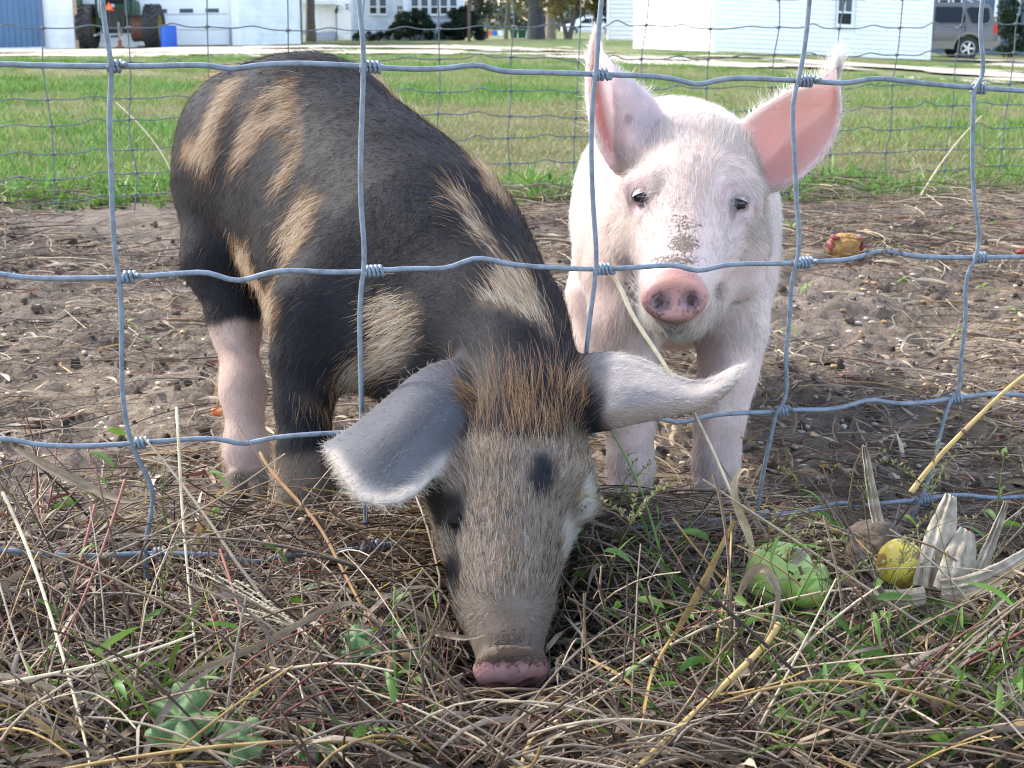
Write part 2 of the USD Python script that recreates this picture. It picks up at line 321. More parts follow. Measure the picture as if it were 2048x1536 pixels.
def siding(w, t0, t1, h0, h1, exposure, m, parent, single=True, name='siding_board', holes=()):
    """Overlapping clapboards, each a wedge thicker at its foot."""
    k = 0; h = h0; joined = MB()
    while h < h1:
        spans = [(t0, t1)]
        for (a, b, c, d) in holes:
            if h + exposure > c and h < d: spans = [q for (p0, p1) in spans for q in ((p0, min(a, p1)), (max(b, p0), p1)) if q[1] - q[0] > .01]
        for (p0, p1) in spans:
            c = [w.p(p0, h, .002), w.p(p1, h, .002), w.p(p1, h, .034), w.p(p0, h, .034), w.p(p0, h + exposure, .002), w.p(p1, h + exposure, .002), w.p(p1, h + exposure, .008), w.p(p0, h + exposure, .008)]
            f = [[0, 1, 2], [0, 2, 3], [4, 6, 5], [4, 7, 6], [0, 4, 5], [0, 5, 1], [1, 5, 6], [1, 6, 2], [2, 6, 7], [2, 7, 3], [3, 7, 4], [3, 4, 0]]
            tm = trimesh.Trimesh(c, f, process=False)
            if tm.volume < 0: tm.invert()
            if single: obj(name, tm, m, parent, False)
            else: joined.mesh(tm)
        h += exposure; k += 1
    if not single: joined.build(name, m, parent, False, kind='stuff')
def gable_roof(w, depth, h, rise, parent, over=.3, m=ROOFM):
    a0, a1 = w.p(-over, h, over), w.p(w.L + over, h, over); b0, b1 = w.p(-over, h, -depth - over), w.p(w.L + over, h, -depth - over); r0, r1 = (a0 + b0) / 2 + [0, 0, rise], (a1 + b1) / 2 + [0, 0, rise]
    mb = MB(); th = np.array([0, 0, .08])
    for q in ((a0, a1, r1, r0), (r0, r1, b1, b0)):
        c = [*q, *[x + th for x in q]]; mb.mesh(trimesh.convex.convex_hull(np.array(c)))
    mb.build('roof', m, parent)
def base(px, py, Y):
    q = onplane(px, py, Y); return q

def build_barn():
    b = thing('barn', 'long white block barn with a blue metal sliding door and a garage door', 'barn')
    A, B = base(-330, 106, 50), base(158, 96, 50); w = Wall(A, B)
    w.block(0, w.L, -.3, 3.6, -.25, 0).build('wall', BLOCKM, b)
    t0 = w.px(-260, 50)[0]; t1 = w.px(88, 50)[0]; n = 30; st = (t1 - t0) / n
    for k in range(n):
        mb = w.block(t0 + k * st, t0 + (k + 1) * st - .018, .06, 3.2, .06, .085); w.block(t0 + (k + 1) * st - .018, t0 + (k + 1) * st, .06, 3.2, .06, .10, mb).build('door_panel', BLUEDOOR, b)
    w.block(t0, t1, -.04, .055, .05, .10).build('door_bottom_rail', TRIM, b)
    w.block(t0 - 2, t1 + .4, 3.22, 3.34, .05, .16).build('door_track', steel_dark, b)
    w.block(w.L, w.L + .16, -.1, 3.5, -.2, .06).build('corner_post', DKGREEN, b)
    A2, B2 = base(158, 93, 50.4), base(478, 89.5, 50.4); g = Wall(A2, B2)
    td0, td1 = g.px(272, 60)[0], g.px(455, 60)[0]; hd = 1.95
    g.block(0, td0, -.3, 3.6, -.25, 0).build('wall', BLOCKM, b); g.block(td1, g.L, -.3, 3.6, -.25, .0).build('wall', WP2, b); g.block(td0, td1, hd, 3.6, -.25, 0).build('wall', BLOCKM, b)
    door = obj('garage_door', g.block(td0, td1, .0, hd, -.24, -.10).get(), TRIM, b)
    hs = hd / 4
    for k in range(4):
        if k == 2:
            y0, y1 = hs * k + .02, hs * k + hs - .012; ws = [(g.px(a, 20)[0], g.px(c, 20)[0]) for a, c in ((316, 333.5), (358, 386), (410, 437.5))]; hw0, hw1 = g.px(370, 26)[1], g.px(370, 17.5)[1]
            mb = g.block(td0, td1, y0, hw0, -.099, -.03); g.block(td0, td1, hw1, y1, -.099, -.03, mb); last = td0
            for (a, c) in ws: g.block(last, a, hw0, hw1, -.099, -.03, mb); last = c
            g.block(last, td1, hw0, hw1, -.099, -.03, mb).build('section', WP, door)
            for (a, c) in ws: g.block(a, c, hw0, hw1, -.099, -.07).build('pane', GREYPANE, door)
        else: g.block(td0, td1, hs * k + .008, hs * k + hs - .012, -.099, -.03).build('section', WP, door)
    q = g.p(g.px(465, 80)[0], 0, .14); q2 = q.copy(); q2[2] += .52
    obj('pipe', tube([q - [0, 0, .2], q, q2], .075, 10), mat('zinc_pipe', (.30, .32, .33), .5, metal=.4), b)
    A3, B3 = base(478, 89, 50), base(602, 80.5, 53.5); c = Wall(A3, B3)
    c.block(0, c.L, -.4, 3.6, -.25, 0).build('wall', BLOCKM, b)
    c.block(c.L, c.L + .07, -.2, 3.6, -.25, .03).build('corner_post', DKGREEN, b)
    s = Wall(A3 + [0, .01, 0], A3 + [-.02, 2.2, 0]); s.block(0, s.L, -.4, 3.6, -.02, .0).build('wall', WP, b)
    gable_roof(Wall(A, [c.B[0], 50, A[2]]), 9, 3.6, 2.6, b, .35)
def build_shed():
    C, L, R = base(1427, 104, 40), base(1268, 98, 48.2), base(1858, 122.5, 41.1)
    s = thing('white_shed', 'white clapboard shed with one sash window, its long side facing the drive', 'shed')
    wf, wl = Wall(C, R), Wall(L, C)
    wf.block(0, wf.L, .0, 3.2, -.15, 0).build('wall', WP2, s); wl.block(0, wl.L - .16, .0, 3.2, -.15, 0).build('wall', WP2, s)
    wt = (wf.px(1672, 60)[0], wf.px(1706, 60)[0]); wh = (wf.px(1690, 51)[1], wf.px(1690, -46)[1])
    siding(wf, .09, wf.L - .10, .03, 3.2, .118, WP2, s, holes=[(wt[0] - .05, wt[1] + .05, wh[0] - .1, wh[1] + .06)])
    siding(wl, .0, wl.L - .09, .03, 3.2, .118, WP2, s)
    for w, a, c in ((wf, -.02, .09), (wf, wf.L - .10, wf.L + .02), (wl, wl.L - .09, wl.L + .02)): w.block(a, c, -.02, 3.2, .0 if w is wf else -.002, .03).build('corner_board', TRIM, s)
    sash_window(wf, 1673, -46, 1705, 48, s, rail=24, fr=2.6, mullion=True)
    gable_roof(wf, 5.0, 3.2, 1.6, s, .25)
    o = thing('outbuilding', 'plain white outbuilding seen past the left end of the clapboard shed', 'outbuilding')
    a, c = base(1215, 80, 58), base(1300, 81, 57); wo = Wall(a, c)
    wo.block(0, wo.L, -.1, 3.0, -3.5, 0).build('wall', WP, o); siding(wo, 0, wo.L, .05, 3.0, .16, WP, o, single=False, name='siding_board'); wo.block(-.03, .08, 0, 3, 0.001, .035).build('corner_board', TRIM, o)
    gable_roof(wo, 3.5, 3.0, 1.2, o, .2)
def build_house():
    h = thing('farmhouse', 'pale blue white clapboard house with a row of sash windows and a porch', 'house')
    Y = 62
    w1 = Wall(base(703, 78, Y), base(812, 78, Y)); w2 = Wall(base(812, 79, Y - 1.2), base(928, 79, Y - 1.2))
    HB = mat('house_siding_white', (.74, .79, .83), .65, noise=(2, (.56, .62, .69), .4, .7), spec=.3); FD = mat('house_foundation', (.28, .33, .40), .85, noise=(8, (.22, .26, .32), .4, .7))
    for w in (w1, w2):
        hb = w.px(760, 66)[1]
        w.block(0, w.L, hb, 5.4, -.2, 0).build('wall', HB, h); w.block(0, w.L, -.3, hb, -.2, .015).build('foundation', FD, h)
        siding(w, .06, w.L - .06, hb + .02, 5.3, .105, HB, h, single=False)
        for a, c in ((-.04, .07), (w.L - .07, w.L + .04)): w.block(a, c, hb, 5.4, .0, .03).build('corner_board', TRIM, h)
    sd = Wall(w2.A + [-.001, 1.2, 0], w2.A); sd.block(0, sd.L, .2, 5.3, -.1, -.01).build('wall', HB, h)
    for x0, x1 in ((740.5, 752.5), (760, 772)): sash_window(w1, x0, -14, x1, 27, h, rail=13.5, fr=1.6)
    for x0, x1 in ((795, 799), (800.5, 804), (805.5, 808.5)): sash_window(w1, x0, 12, x1, 29, h, rail=20, sill=False, fr=.8)
    for x0, x1 in ((823.5, 836), (843, 855.5), (862.5, 875), (881.5, 894), (900.5, 913)): sash_window(w2, x0, -14, x1, 27.5, h, rail=13.5, fr=1.6)
    # porch wing on the left: its side wall catches the sun
    ps = Wall(base(674, 78, Y + .0), base(703, 79, Y - .3)); ps.block(0, ps.L, .0, 5.2, -.2, 0).build('wall', WP, h); siding(ps, 0, ps.L, .25, 5.2, .12, WP, h, single=False)
    sash_window(ps, 676, 10, 680, 20, h, rail=15, sill=False, fr=.8); sash_window(ps, 693, 8, 699, 18, h, rail=13, sill=False, fr=.8)
    pb = Wall(base(596, 76, Y + 2.6), base(674, 76, Y + 2.4)); pb.block(0, pb.L, 0, 5, -.2, 0).build('wall', WP, h)
    pb.pxblock(640, 10, 670, 62, .005, .05).build('door', TRIM, h)
    fl = Wall(base(606, 78, Y + .2), base(674, 79, Y + .2)); hb = fl.px(640, 64)[1]
    fl.block(0, fl.L, hb - .12, hb, -2.3, .1).build('porch_floor', mat('porch_boards', (.34, .36, .42), .8), h)
    for x in (608, 641, 672): fl.pxblock(x - 2.2, 8, x + 2.2, 64, -.12, .0).build('porch_column', TRIM, h)
    fl.pxblock(600, 1, 676, 8, -2.4, .25).build('porch_beam', TRIM, h)
    for y in (47, 54): fl.pxblock(610, y - .8, 640, y + .8, -.08, -.03).build('porch_rail', TRIM, h)
    for k in range(2): fl.block(fl.px(638, 70)[0], fl.px(673, 70)[0], -.05, hb * (.72 - .36 * k), .101 + .3 * k, .39 + .3 * k).build('step', mat('step_grey', (.36, .38, .43), .8) if k == 0 else '/World/Looks/step_grey', h)
    lt = fl.p(fl.px(679, 76)[0], -.3, .9)
    obj('yard_lamp', tube([lt, lt + [0, 0, 1.35]], .022, 6), DKGREEN, h); lm = MB(); lm.mesh(trimesh.creation.cone(.09, .16).apply_translation(lt + [0, 0, 1.5])); lm.mesh(trimesh.creation.cylinder(.07, .18).apply_translation(lt + [0, 0, 1.42])); lm.build('lamp_head', DKGREEN, h)
    gable_roof(Wall(w1.A, w2.B * [1, 0, 1] + [0, w1.A[1], 0]), 8, 5.35, 2.6, h, .4)
    g2 = thing('dark_house', 'blue grey sided house half hidden behind the parked vehicle', 'house')
    wd = Wall(base(1800, 112, 58), base(2330, 116, 58)); SD = mat('slate_siding', (.085, .125, .165), .7, noise=(3, (.07, .105, .14), .4, .7))
    wd.block(0, wd.L, -.3, 5, -.2, 0).build('wall', SD, g2); siding(wd, 0, wd.L, .3, 5, .13, SD, g2, single=False)
    for x0, x1 in ((1878, 1897), (1906, 1923), (2052, 2072)): sash_window(wd, x0, -30, x1, 13 if x0 < 2000 else 56, g2, rail=-8 if x0 < 2000 else 20, fr=3)
    for x in (1991, 2036): wd.pxblock(x - 3, -60, x + 3, 100, .024, .06).build('porch_post', TRIM, g2)
    gable_roof(wd, 8, 5, 2.5, g2, .4)

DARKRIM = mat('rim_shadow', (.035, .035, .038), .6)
RUB = mat('tyre_rubber', (.028, .028, .030), .85, noise=(30, (.055, .05, .045), .45, .75))
steel_dark = mat('dark_steel', (.06, .065, .07), .5, metal=.5)
def wheel(parent, c, r, w, axis, rim, lugs=0, name='wheel', rr=.6, spokes=0):
    """A wheel standing at centre c with its axle along axis: tyre, tread bars, rim and hub."""
    axis = np.asarray(axis, float); R = trimesh.geometry.align_vectors([0, 0, 1], axis); R[:3, 3] = c
    prof = [(r * rr, -w * .42), (r * .80, -w * .5), (r * .93, -w * .47), (r * .985, -w * .34), (r, 0), (r * .985, w * .34), (r * .93, w * .47), (r * .80, w * .5), (r * rr, w * .42), (r * rr, -w * .42)]
    t = trimesh.creation.revolve(np.array(prof), sections=36); t.apply_transform(R); wh = obj(name, t, RUB, parent)
    if lugs:
        mb = MB()
        for k in range(lugs):
            for sg in (-1, 1):
                a = 2 * np.pi * (k + .25 * sg) / lugs; m = trimesh.creation.box([.075, .05, w * .52]); m.apply_transform(trimesh.transformations.rotation_matrix(sg * .75, [1, 0, 0])); m.apply_translation([r + .008, 0, sg * w * .22]); m.apply_transform(trimesh.transformations.rotation_matrix(a, [0, 0, 1])); m.apply_transform(R); mb.mesh(m)
        mb.build('tread_bars', RUB, wh)
    d = MB(); m = trimesh.creation.revolve(np.array([(r * rr, -w * .3), (r * rr, w * .36), (r * rr * .86, w * .36), (r * rr * .8, w * .12), (r * .16, w * .16), (r * .14, w * .24), (.001, w * .24), (.001, -w * .3), (r * rr, -w * .3)]), sections=32); m.apply_transform(R); d.mesh(m)
    sp = MB()
    if spokes: m = trimesh.creation.annulus(r * rr * .93, r * rr * 1.02, w * .2); m.apply_translation([0, 0, w * .32]); m.apply_transform(R); sp.mesh(m)
    for k in range(spokes):
        m = trimesh.creation.box([r * rr * .8, r * .15, w * .12]); m.apply_translation([r * rr * .46, 0, w * .30]); m.apply_translation([0, 0, w * .1]); m.apply_transform(trimesh.transformations.rotation_matrix(2 * np.pi * k / spokes + .3, [0, 0, 1])); m.apply_transform(R); sp.mesh(m)
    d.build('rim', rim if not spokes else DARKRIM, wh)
    if spokes: sp.build('spokes', rim, wh)
    return wh
def extruded(poly, w, taper=None):
    """A side outline (x, z) given width w along y, centred; taper: (height above which the sides lean in, lean per metre)."""
    from shapely.geometry import Polygon
    m = trimesh.creation.extrude_polygon(Polygon(poly), w, engine='earcut'); v = np.array(m.vertices); v = np.stack([v[:, 0], v[:, 2] - w / 2, v[:, 1]], 1)
    if taper:
        k = np.clip(v[:, 2] - taper[0], 0, None) * taper[1]; v[:, 1] -= np.sign(v[:, 1]) * k
    m = trimesh.Trimesh(v, m.faces, process=False); trimesh.repair.fix_normals(m); return m
def build_car(name, label, o, yaw, paint, clad, group=None):
    """An estate or off-roader, its tail at the origin, its nose along -x."""
    car = thing(name, label, 'car', group, loc=o, rotz=yaw)
    def arc(cx, r, n=9): return [(cx + r * math.cos(a), .37 + r * math.sin(a)) for a in np.linspace(0, math.pi, n)]
    prof = [(-.02, .60), (.0, .82), (-.03, 1.12), (-.10, 1.30), (-.24, 1.68), (-.34, 1.76), (-.8, 1.80), (-1.8, 1.81), (-2.5, 1.78), (-2.95, 1.70), (-3.75, 1.17), (-4.45, 1.06), (-4.7, .98), (-4.8, .80), (-4.8, .60)]
    from shapely.geometry import Polygon, Point
    from shapely import affinity
    holes = [Point(cx, .37).buffer(.45, 16) for cx in (-.90, -3.78)]
    body = Polygon(prof)
    for hh in holes: body = body.difference(hh)
    sub = trimesh.util.concatenate([trimesh.creation.extrude_polygon(q, 1.84, engine='earcut') for q in getattr(body, 'geoms', [body])]); v = np.array(sub.vertices); v = np.stack([v[:, 0], v[:, 2] - .92, v[:, 1]], 1); v[:, 1] -= np.sign(v[:, 1]) * (np.clip(v[:, 2] - 1.12, 0, None) * .26 + np.clip(v[:, 2] - 1.74, 0, None) * .8 + np.clip(.75 - v[:, 2], 0, None) * .1)
    bm = trimesh.Trimesh(v, sub.faces, process=False); trimesh.repair.fix_normals(bm); obj('body', bm, paint, car, 30)
    low = Polygon([(.06, .46), (.09, .74), (.0, .80), (-.02, .598), (-4.8, .598), (-4.86, .5), (-4.7, .34), (-.15, .36)])
    for hh in holes: low = low.difference(hh.buffer(-.01))
    sub = trimesh.util.concatenate([trimesh.creation.extrude_polygon(q, 1.88, engine='earcut') for q in getattr(low, 'geoms', [low])]); v = np.array(sub.vertices); v = np.stack([v[:, 0], v[:, 2] - .94, v[:, 1]], 1); lm = trimesh.Trimesh(v, sub.faces, process=False); trimesh.repair.fix_normals(lm); obj('sill_cladding', lm, clad, car, 30)
    yy = lambda z: .92 - max(0, z - 1.12) * .26
    def plate(name, pts, m, out=.006, parent=car):
        for sg in (-1, 1):
            a = np.array([(x, sg * (yy(z) + out), z) for x, z in pts]); b = np.array([(x, sg * (yy(z) - .02), z) for x, z in pts]); obj(name, trimesh.convex.convex_hull(np.vstack([a, b])), m, parent, 30)
    plate('side_window', [(-.33, 1.16), (-.27, 1.30), (-.30, 1.62), (-.86, 1.66), (-.98, 1.60), (-.80, 1.18)], GLASSY)
    plate('side_window', [(-1.05, 1.18), (-1.02, 1.30), (-1.14, 1.66), (-1.95, 1.67), (-1.98, 1.18)], GLASSY); plate('side_window', [(-2.06, 1.18), (-2.04, 1.67), (-2.62, 1.64), (-3.15, 1.30), (-3.2, 1.18)], GLASSY)
    plate('tail_light', [(.0, .84), (-.02, 1.10), (-.13, 1.12), (-.15, .86)], mat('tail_red', (.42, .02, .02), .25, spec=.5) if not UsdShade.Material.Get(stage, '/World/Looks/tail_red') else '/World/Looks/tail_red', .012)
    plate('door_handle', [(-1.15, 1.02), (-1.15, 1.06), (-1.36, 1.06), (-1.36, 1.02)], TRIM, .03); plate('door_handle', [(-2.15, 1.02), (-2.15, 1.06), (-2.36, 1.06), (-2.36, 1.02)], TRIM, .03)
    for x in (-1.02, -2.02): plate('door_seam', [(x, .62), (x, 1.15), (x - .015, 1.15), (x - .015, .62)], GLASSY, .003)
    for sg in (-1, 1): obj('roof_rail', tube(smooth_path([(-.45, sg * .68, 1.79), (-.62, sg * .69, 1.88), (-1.5, sg * .69, 1.905), (-2.5, sg * .69, 1.88), (-2.7, sg * .68, 1.79)], 24), .03, 8), mat('rail_silver', (.5, .52, .54), .35, metal=.6) if not UsdShade.Material.Get(stage, '/World/Looks/rail_silver') else '/World/Looks/rail_silver', car)
    for cx in (-.90, -3.78):
        for sg in (-1, 1):
            a = np.array([(cx + r * math.cos(t), sg * (.92 + o_), .37 + r * math.sin(t)) for t in np.linspace(-.05, math.pi + .05, 15) for r, o_ in ((.45, .02), (.52, .015), (.52, -.02), (.45, -.02))]).reshape(15, 4, 3)
            vv, ff = grid_mesh(np.concatenate([a, a[:, :1]], 1)); obj('wheel_arch', (vv, ff), paint if clad is None else clad, car, 40)
            wheel(car, np.array([cx, sg * .80, .37]), .37, .24, (0, sg, 0), mat('alloy', (.62, .63, .64), .3, metal=.7) if not UsdShade.Material.Get(stage, '/World/Looks/alloy') else '/World/Looks/alloy', spokes=5)
    rw = [(-.055, -.66, 1.18), (-.055, .66, 1.18), (-.21, .60, 1.62), (-.21, -.60, 1.62)]; obj('rear_window', trimesh.convex.convex_hull(np.array(rw + [(x - .03, y, z) for x, y, z in rw])), GLASSY, car)
    ws = [(-3.0, -.66, 1.68), (-3.0, .66, 1.68), (-3.70, .78, 1.22), (-3.70, -.78, 1.22)]; obj('windscreen', trimesh.convex.convex_hull(np.array([(x - .02, y, z + .02) for x, y, z in ws] + ws)), GLASSY, car)
    obj('bumper', trimesh.creation.box([.10, 1.7, .20]).apply_translation([.09, 0, .60]), clad, car)
    return car
def build_tractor():
    Y = 48.5; g = base(235, 96, Y); k = FPX / seen(g)[2]; o = lambda px, py: onplane(px, py, Y)
    t = thing('tractor', 'old green tractor seen from behind, orange triangle on its back', 'tractor')
    GR = mat('tractor_green', (.018, .07, .035), .5, noise=(8, (.03, .045, .03), .4, .7)); YE = mat('rim_yellow', (.35, .27, .07), .6, noise=(9, (.2, .14, .08), .4, .7)); RUST = mat('rust', (.15, .065, .04), .9, noise=(12, (.09, .045, .03), .35, .7)); CH = mat('chassis_dark', (.022, .026, .024), .7, noise=(15, (.05, .045, .035), .45, .7))
    for px, sg in ((175.5, -1), (307.5, 1)):
        c = o(px, 54); c[1] = Y; wheel(t, c, 41.5 / k, 33 / k, (sg, 0, 0), YE, 18, rr=.58)
    c0 = o(281, 57); m = trimesh.creation.revolve(np.array([(.001, -.23), (.40, -.23), (.42, -.19), (.40, -.15), (.40, .15), (.42, .19), (.40, .23), (.001, .23)]), sections=32); m.apply_transform(trimesh.geometry.align_vectors([0, 0, 1], [1, 0, 0])); m.apply_translation(c0); obj('rusty_drum', m, RUST, t, 30)
    z = g[2]; cx = o(232, 60)[0]
    obj('axle_housing', MB().box((o(195, 60)[0], Y - .15, z + .62), (o(285, 60)[0], Y + .2, z + .92)).get(), GR, t)
    obj('gearbox', MB().box((cx - .38, Y - .28, z + .45), (cx + .36, Y + 1.3, z + 1.25)).box((cx - .28, Y - .36, z + .55), (cx + .2, Y - .281, z + .95)).get(), CH, t)
    obj('bonnet', trimesh.convex.convex_hull(np.array([(cx + a * w, Y + y, z + h) for a in (-1, 1) for w, y, h in ((.34, 1.3, .9), (.34, 3.2, .85), (.34, 1.3, 1.45), (.30, 3.2, 1.35), (.2, 1.3, 1.55), (.2, 3.1, 1.42))])), GR, t)
    for sg, px in ((-1, 195), (1, 270)):
        x = o(px, 10)[0]; obj('fender', MB().box((min(x, x - sg * .0) - .22, Y - .55, z + 1.56), (x + .22, Y + .75, z + 1.61)).box((x - sg * .2 - .02, Y - .5, z + 1.0), (x - sg * .2 + .02, Y + .7, z + 1.558)).get(), GR, t)
        obj('tail_lamp', MB().box((o(px - 5, 5)[0], Y - .60, z + 1.62), (o(px + 5, 5)[0], Y - .552, z + 1.74)).get(), '/World/Looks/tail_red', t)
    obj('rear_bar', MB().box((o(170, 5)[0], Y - .5, z + 1.62), (o(274, 5)[0], Y - .44, z + 1.80)).get(), CH, t)
    obj('seat', MB().box((cx - .25, Y + .1, z + 1.35), (cx + .25, Y + .6, z + 1.5)).box((cx - .25, Y + .02, z + 1.45), (cx + .25, Y + .099, z + 2.0)).get(), CH, t)
    for sg in (-1, 1): obj('roll_bar', tube([(cx + sg * .55, Y - .1, z + .9), (cx + sg * .55, Y - .1, z + 2.5)], .045, 8), GR, t)
    a, b, c = o(217, 21), o(238.5, 21), o(227.7, 3.5); cen = (a + b + c) / 3; cen[1] = Y - .63
    tri = lambda s, y: np.array([cen + (q - cen) * s * np.array([1, 0, 1]) + [0, y, 0] for q in (a, b, c)])
    def trim_tri(s, y0, y1): return trimesh.convex.convex_hull(np.vstack([tri(s, y0) * [1, 0, 1] + [0, cen[1] + y0, 0], tri(s, y1) * [1, 0, 1] + [0, cen[1] + y1, 0]]))
    pl = obj('warning_triangle', trim_tri(1.0, 0, -.01), mat('triangle_red', (.55, .05, .02), .5), t); obj('triangle_centre', trim_tri(.62, -.0101, -.016), mat('triangle_orange', (.85, .17, .03), .5), pl)
    obj('triangle_bracket', MB().box((cen[0] - .03, cen[1] + .001, cen[2] - .5), (cen[0] + .03, cen[1] + .06, cen[2] + .1)).get(), CH, t)
    for sg in (-1, 1): obj('lift_arm', tube([(cx + sg * .22, Y - .2, z + .65), (cx + sg * .36, Y - .75, z + .42), (cx + sg * .38, Y - 1.1, z + .40)], .035, 8), mat('worn_steel', (.32, .31, .30), .45, metal=.5) if sg < 0 else '/World/Looks/worn_steel', t)
    obj('drawbar', tube([(cx, Y + .3, z + .36), (cx, Y - .9, z + .36)], .04, 8), '/World/Looks/worn_steel', t)
    jx = o(255, 90)[0]; obj('jack_stand', MB().box((jx - .12, Y - 1.0, z + .02), (jx + .12, Y - .86, z + .07)).box((jx - .05, Y - .97, z + .07), (jx + .05, Y - .90, z + .26)).get(), mat('jack_orange', (.22, .06, .03), .6, noise=(7, (.16, .06, .04), .5, .62)), t)
    obj('jack_post', MB().box((jx - .03, Y - .96, z + .26), (jx + .02, Y - .91, z + .8)).get(), mat('post_tan', (.26, .20, .14), .8), t)
    for sg in (-1, 1): wheel(t, np.array([cx + sg * .75, Y + 3.0, z + .38]), .38, .2, (sg, 0, 0), YE, 0)
    p = thing('wooden_post', 'weathered wooden plank leaning beside the left rear wheel of the tractor', 'post')
    q = o(164, 98); obj('plank', MB().box((-.06, -.03, 0), (.06, .03, 1.5), at=(q[0], Y - .5, q[2])).get(), mat('old_wood', (.36, .26, .18), .85, noise=(9, (.24, .17, .12), .35, .7)), p)
    bq = base(338.5, 96, 47.5); r = 16.2 / (FPX / seen(bq)[2]); hh = 44 / (FPX / seen(bq)[2])
    bb = thing('barrel', 'bright blue plastic barrel standing by the tractor wheel', 'barrel', loc=bq)
    BL = mat('barrel_blue', (.012, .085, .42), .4, noise=(3, (.010, .07, .36), .4, .7))
    obj('drum', trimesh.creation.revolve(np.array([(.001, 0), (r * .94, 0), (r, .03), (r, hh * .32), (r * 1.02, hh * .34), (r, hh * .36), (r, hh * .64), (r * 1.02, hh * .66), (r, hh * .68), (r, hh * .94), (r * .96, hh * .97), (r * .98, hh), (r * .9, hh), (r * .9, hh * .97), (.001, hh * .97)]), sections=40), BL, bb, 30)
    for s_ in (-1, 1): obj('bung', trimesh.creation.cylinder(.03, .02).apply_translation([s_ * r * .5, 0, hh * .985]), BL, bb)

# ---------------------------------------------------------------- trees and bushes
LEAF = {}
def leaf_mat(name, color, tr=.3):
    if name not in LEAF: LEAF[name] = mat(name, color, .6, tint=True, noise=(1.5, tuple(c * .7 for c in color), .35, .7), spec=.25, translucent=tr)
    return LEAF[name]
BARK = mat('bark', (.13, .11, .095), .95, noise=(9, (.07, .06, .055), .35, .7), bump=(18, .03))
def leaves(centres, radii, n, size, g, flat=.75, warm=0.0):
    """Leaf-sized faces spread through a set of clumps; each clump has its own tone."""
    k = g.choice(len(centres), n, p=np.array(radii) ** 2 / (np.array(radii) ** 2).sum()); d = g.normal(size=(n, 3)); d /= np.linalg.norm(d, axis=1, keepdims=True)
    P = np.asarray(centres)[k] + d * (np.asarray(radii)[k] * g.random(n) ** .45)[:, None] * np.array([1, 1, flat])
    a = g.normal(size=(n, 3)); a /= np.linalg.norm(a, axis=1, keepdims=True); b = np.cross(a, g.normal(size=(n, 3))); b /= np.linalg.norm(b, axis=1, keepdims=True); s = size * (.6 + .8 * g.random(n))[:, None]
    V = np.stack([P - a * s, P + b * s * .45, P + a * s, P - b * s * .45], 1).reshape(-1, 3); i = np.arange(n)[:, None] * 4
    F = np.concatenate([i + [0, 1, 2], i + [0, 2, 3]])
    tone = g.uniform(.55, 1.4, len(centres))[k] * g.uniform(.7, 1.3, n); col = np.repeat(np.stack([tone * (1 + warm * (g.random(n) < .3) * 2.2), tone * (1 + .3 * warm * (g.random(n) < .3)), tone], 1), 4, 0)
    return V, F, col
def tree(label, b, height, r, crown, n, size, lm, seed, category='tree', name='tree', group=None, lean=(0, 0), bark=None, stems=1, warm=0.0, limbs=7, sub=None):
    """crown: list of (dx, dy, z, radius) clumps in metres round the base."""
    g = np.random.default_rng(seed); t = thing(name, label, category, group, loc=b)
    mb = MB(); top = np.array([lean[0], lean[1], height])
    for k in range(stems):
        off = np.array([0, 0, 0]) if stems == 1 else np.array([math.cos(2.4 * k), .3 * math.sin(2.4 * k), 0]) * (.5 + .2 * k)
        pts = smooth_path([np.array([0, 0, -.3]) + off * .05, off * .2 + [0, 0, .3], off * .9 + top * .45, off * 1.2 + top], 14); mb.tube(pts, np.concatenate([[r * 1.5, r * 1.25], np.linspace(r * 1.05, r * .35, 12)]) / (1 + .35 * (stems - 1)), 10)
    cs = np.array([c[:3] for c in crown], float); rs = np.array([c[3] for c in crown], float)
    for c in cs[g.permutation(len(cs))[:limbs]]:
        z0 = min(max(c[2] * .55, height * .25), height * .9); s = np.array([lean[0] * z0 / height, lean[1] * z0 / height, z0]); mb.tube(smooth_path([s, (s + c) / 2 + g.normal(0, .15, 3), c], 8), np.linspace(r * .35, r * .08, 8), 6)
    mb.build('trunk', bark or BARK, t, 40)
    V, F, col = leaves(cs, rs, n, size, g, warm=warm); obj('crown', (V, F), lm, t, False, col=col); return t
def bush(label, b, crown, n, size, lm, seed, group=None, name='bush', category='bush'):
    g = np.random.default_rng(seed); t = thing(name, label, category, group, loc=b); cs = np.array([c[:3] for c in crown]); rs = np.array([c[3] for c in crown])
    mb = MB()
    for c in cs[:5]: mb.tube([(c[0] * .2, 0, -.1), c * .5, c], [.04, .03, .012], 5)
    mb.build('stem', BARK, t, 40)
    V, F, col = leaves(cs, rs, n, size, g, flat=.9); obj('foliage', (V, F), lm, t, False, col=col); return t
def blob(w, h, n, g, low=.12, r=.3):
    """Clumps filling a mound w wide and h high."""
    out = []
    for _ in range(n):
        z = h * (low + (1 - low) * g.random()); k = math.sqrt(max(0.05, 1 - (z / h) ** 2)); out.append((g.uniform(-1, 1) * w / 2 * k, g.uniform(-1, 1) * w / 2 * k * .8, z * .88, r * (.7 + .6 * g.random())))
    return out
def cloud(cx, cz, w, h, n, g, r, dy=1.5):
    out = []
    while len(out) < n:
        a, c = g.uniform(-1, 1, 2)
        if a * a + c * c < 1: out.append((cx + a * w / 2, g.uniform(-dy, dy), cz + c * h / 2, r * (.7 + .6 * g.random())))
    return out
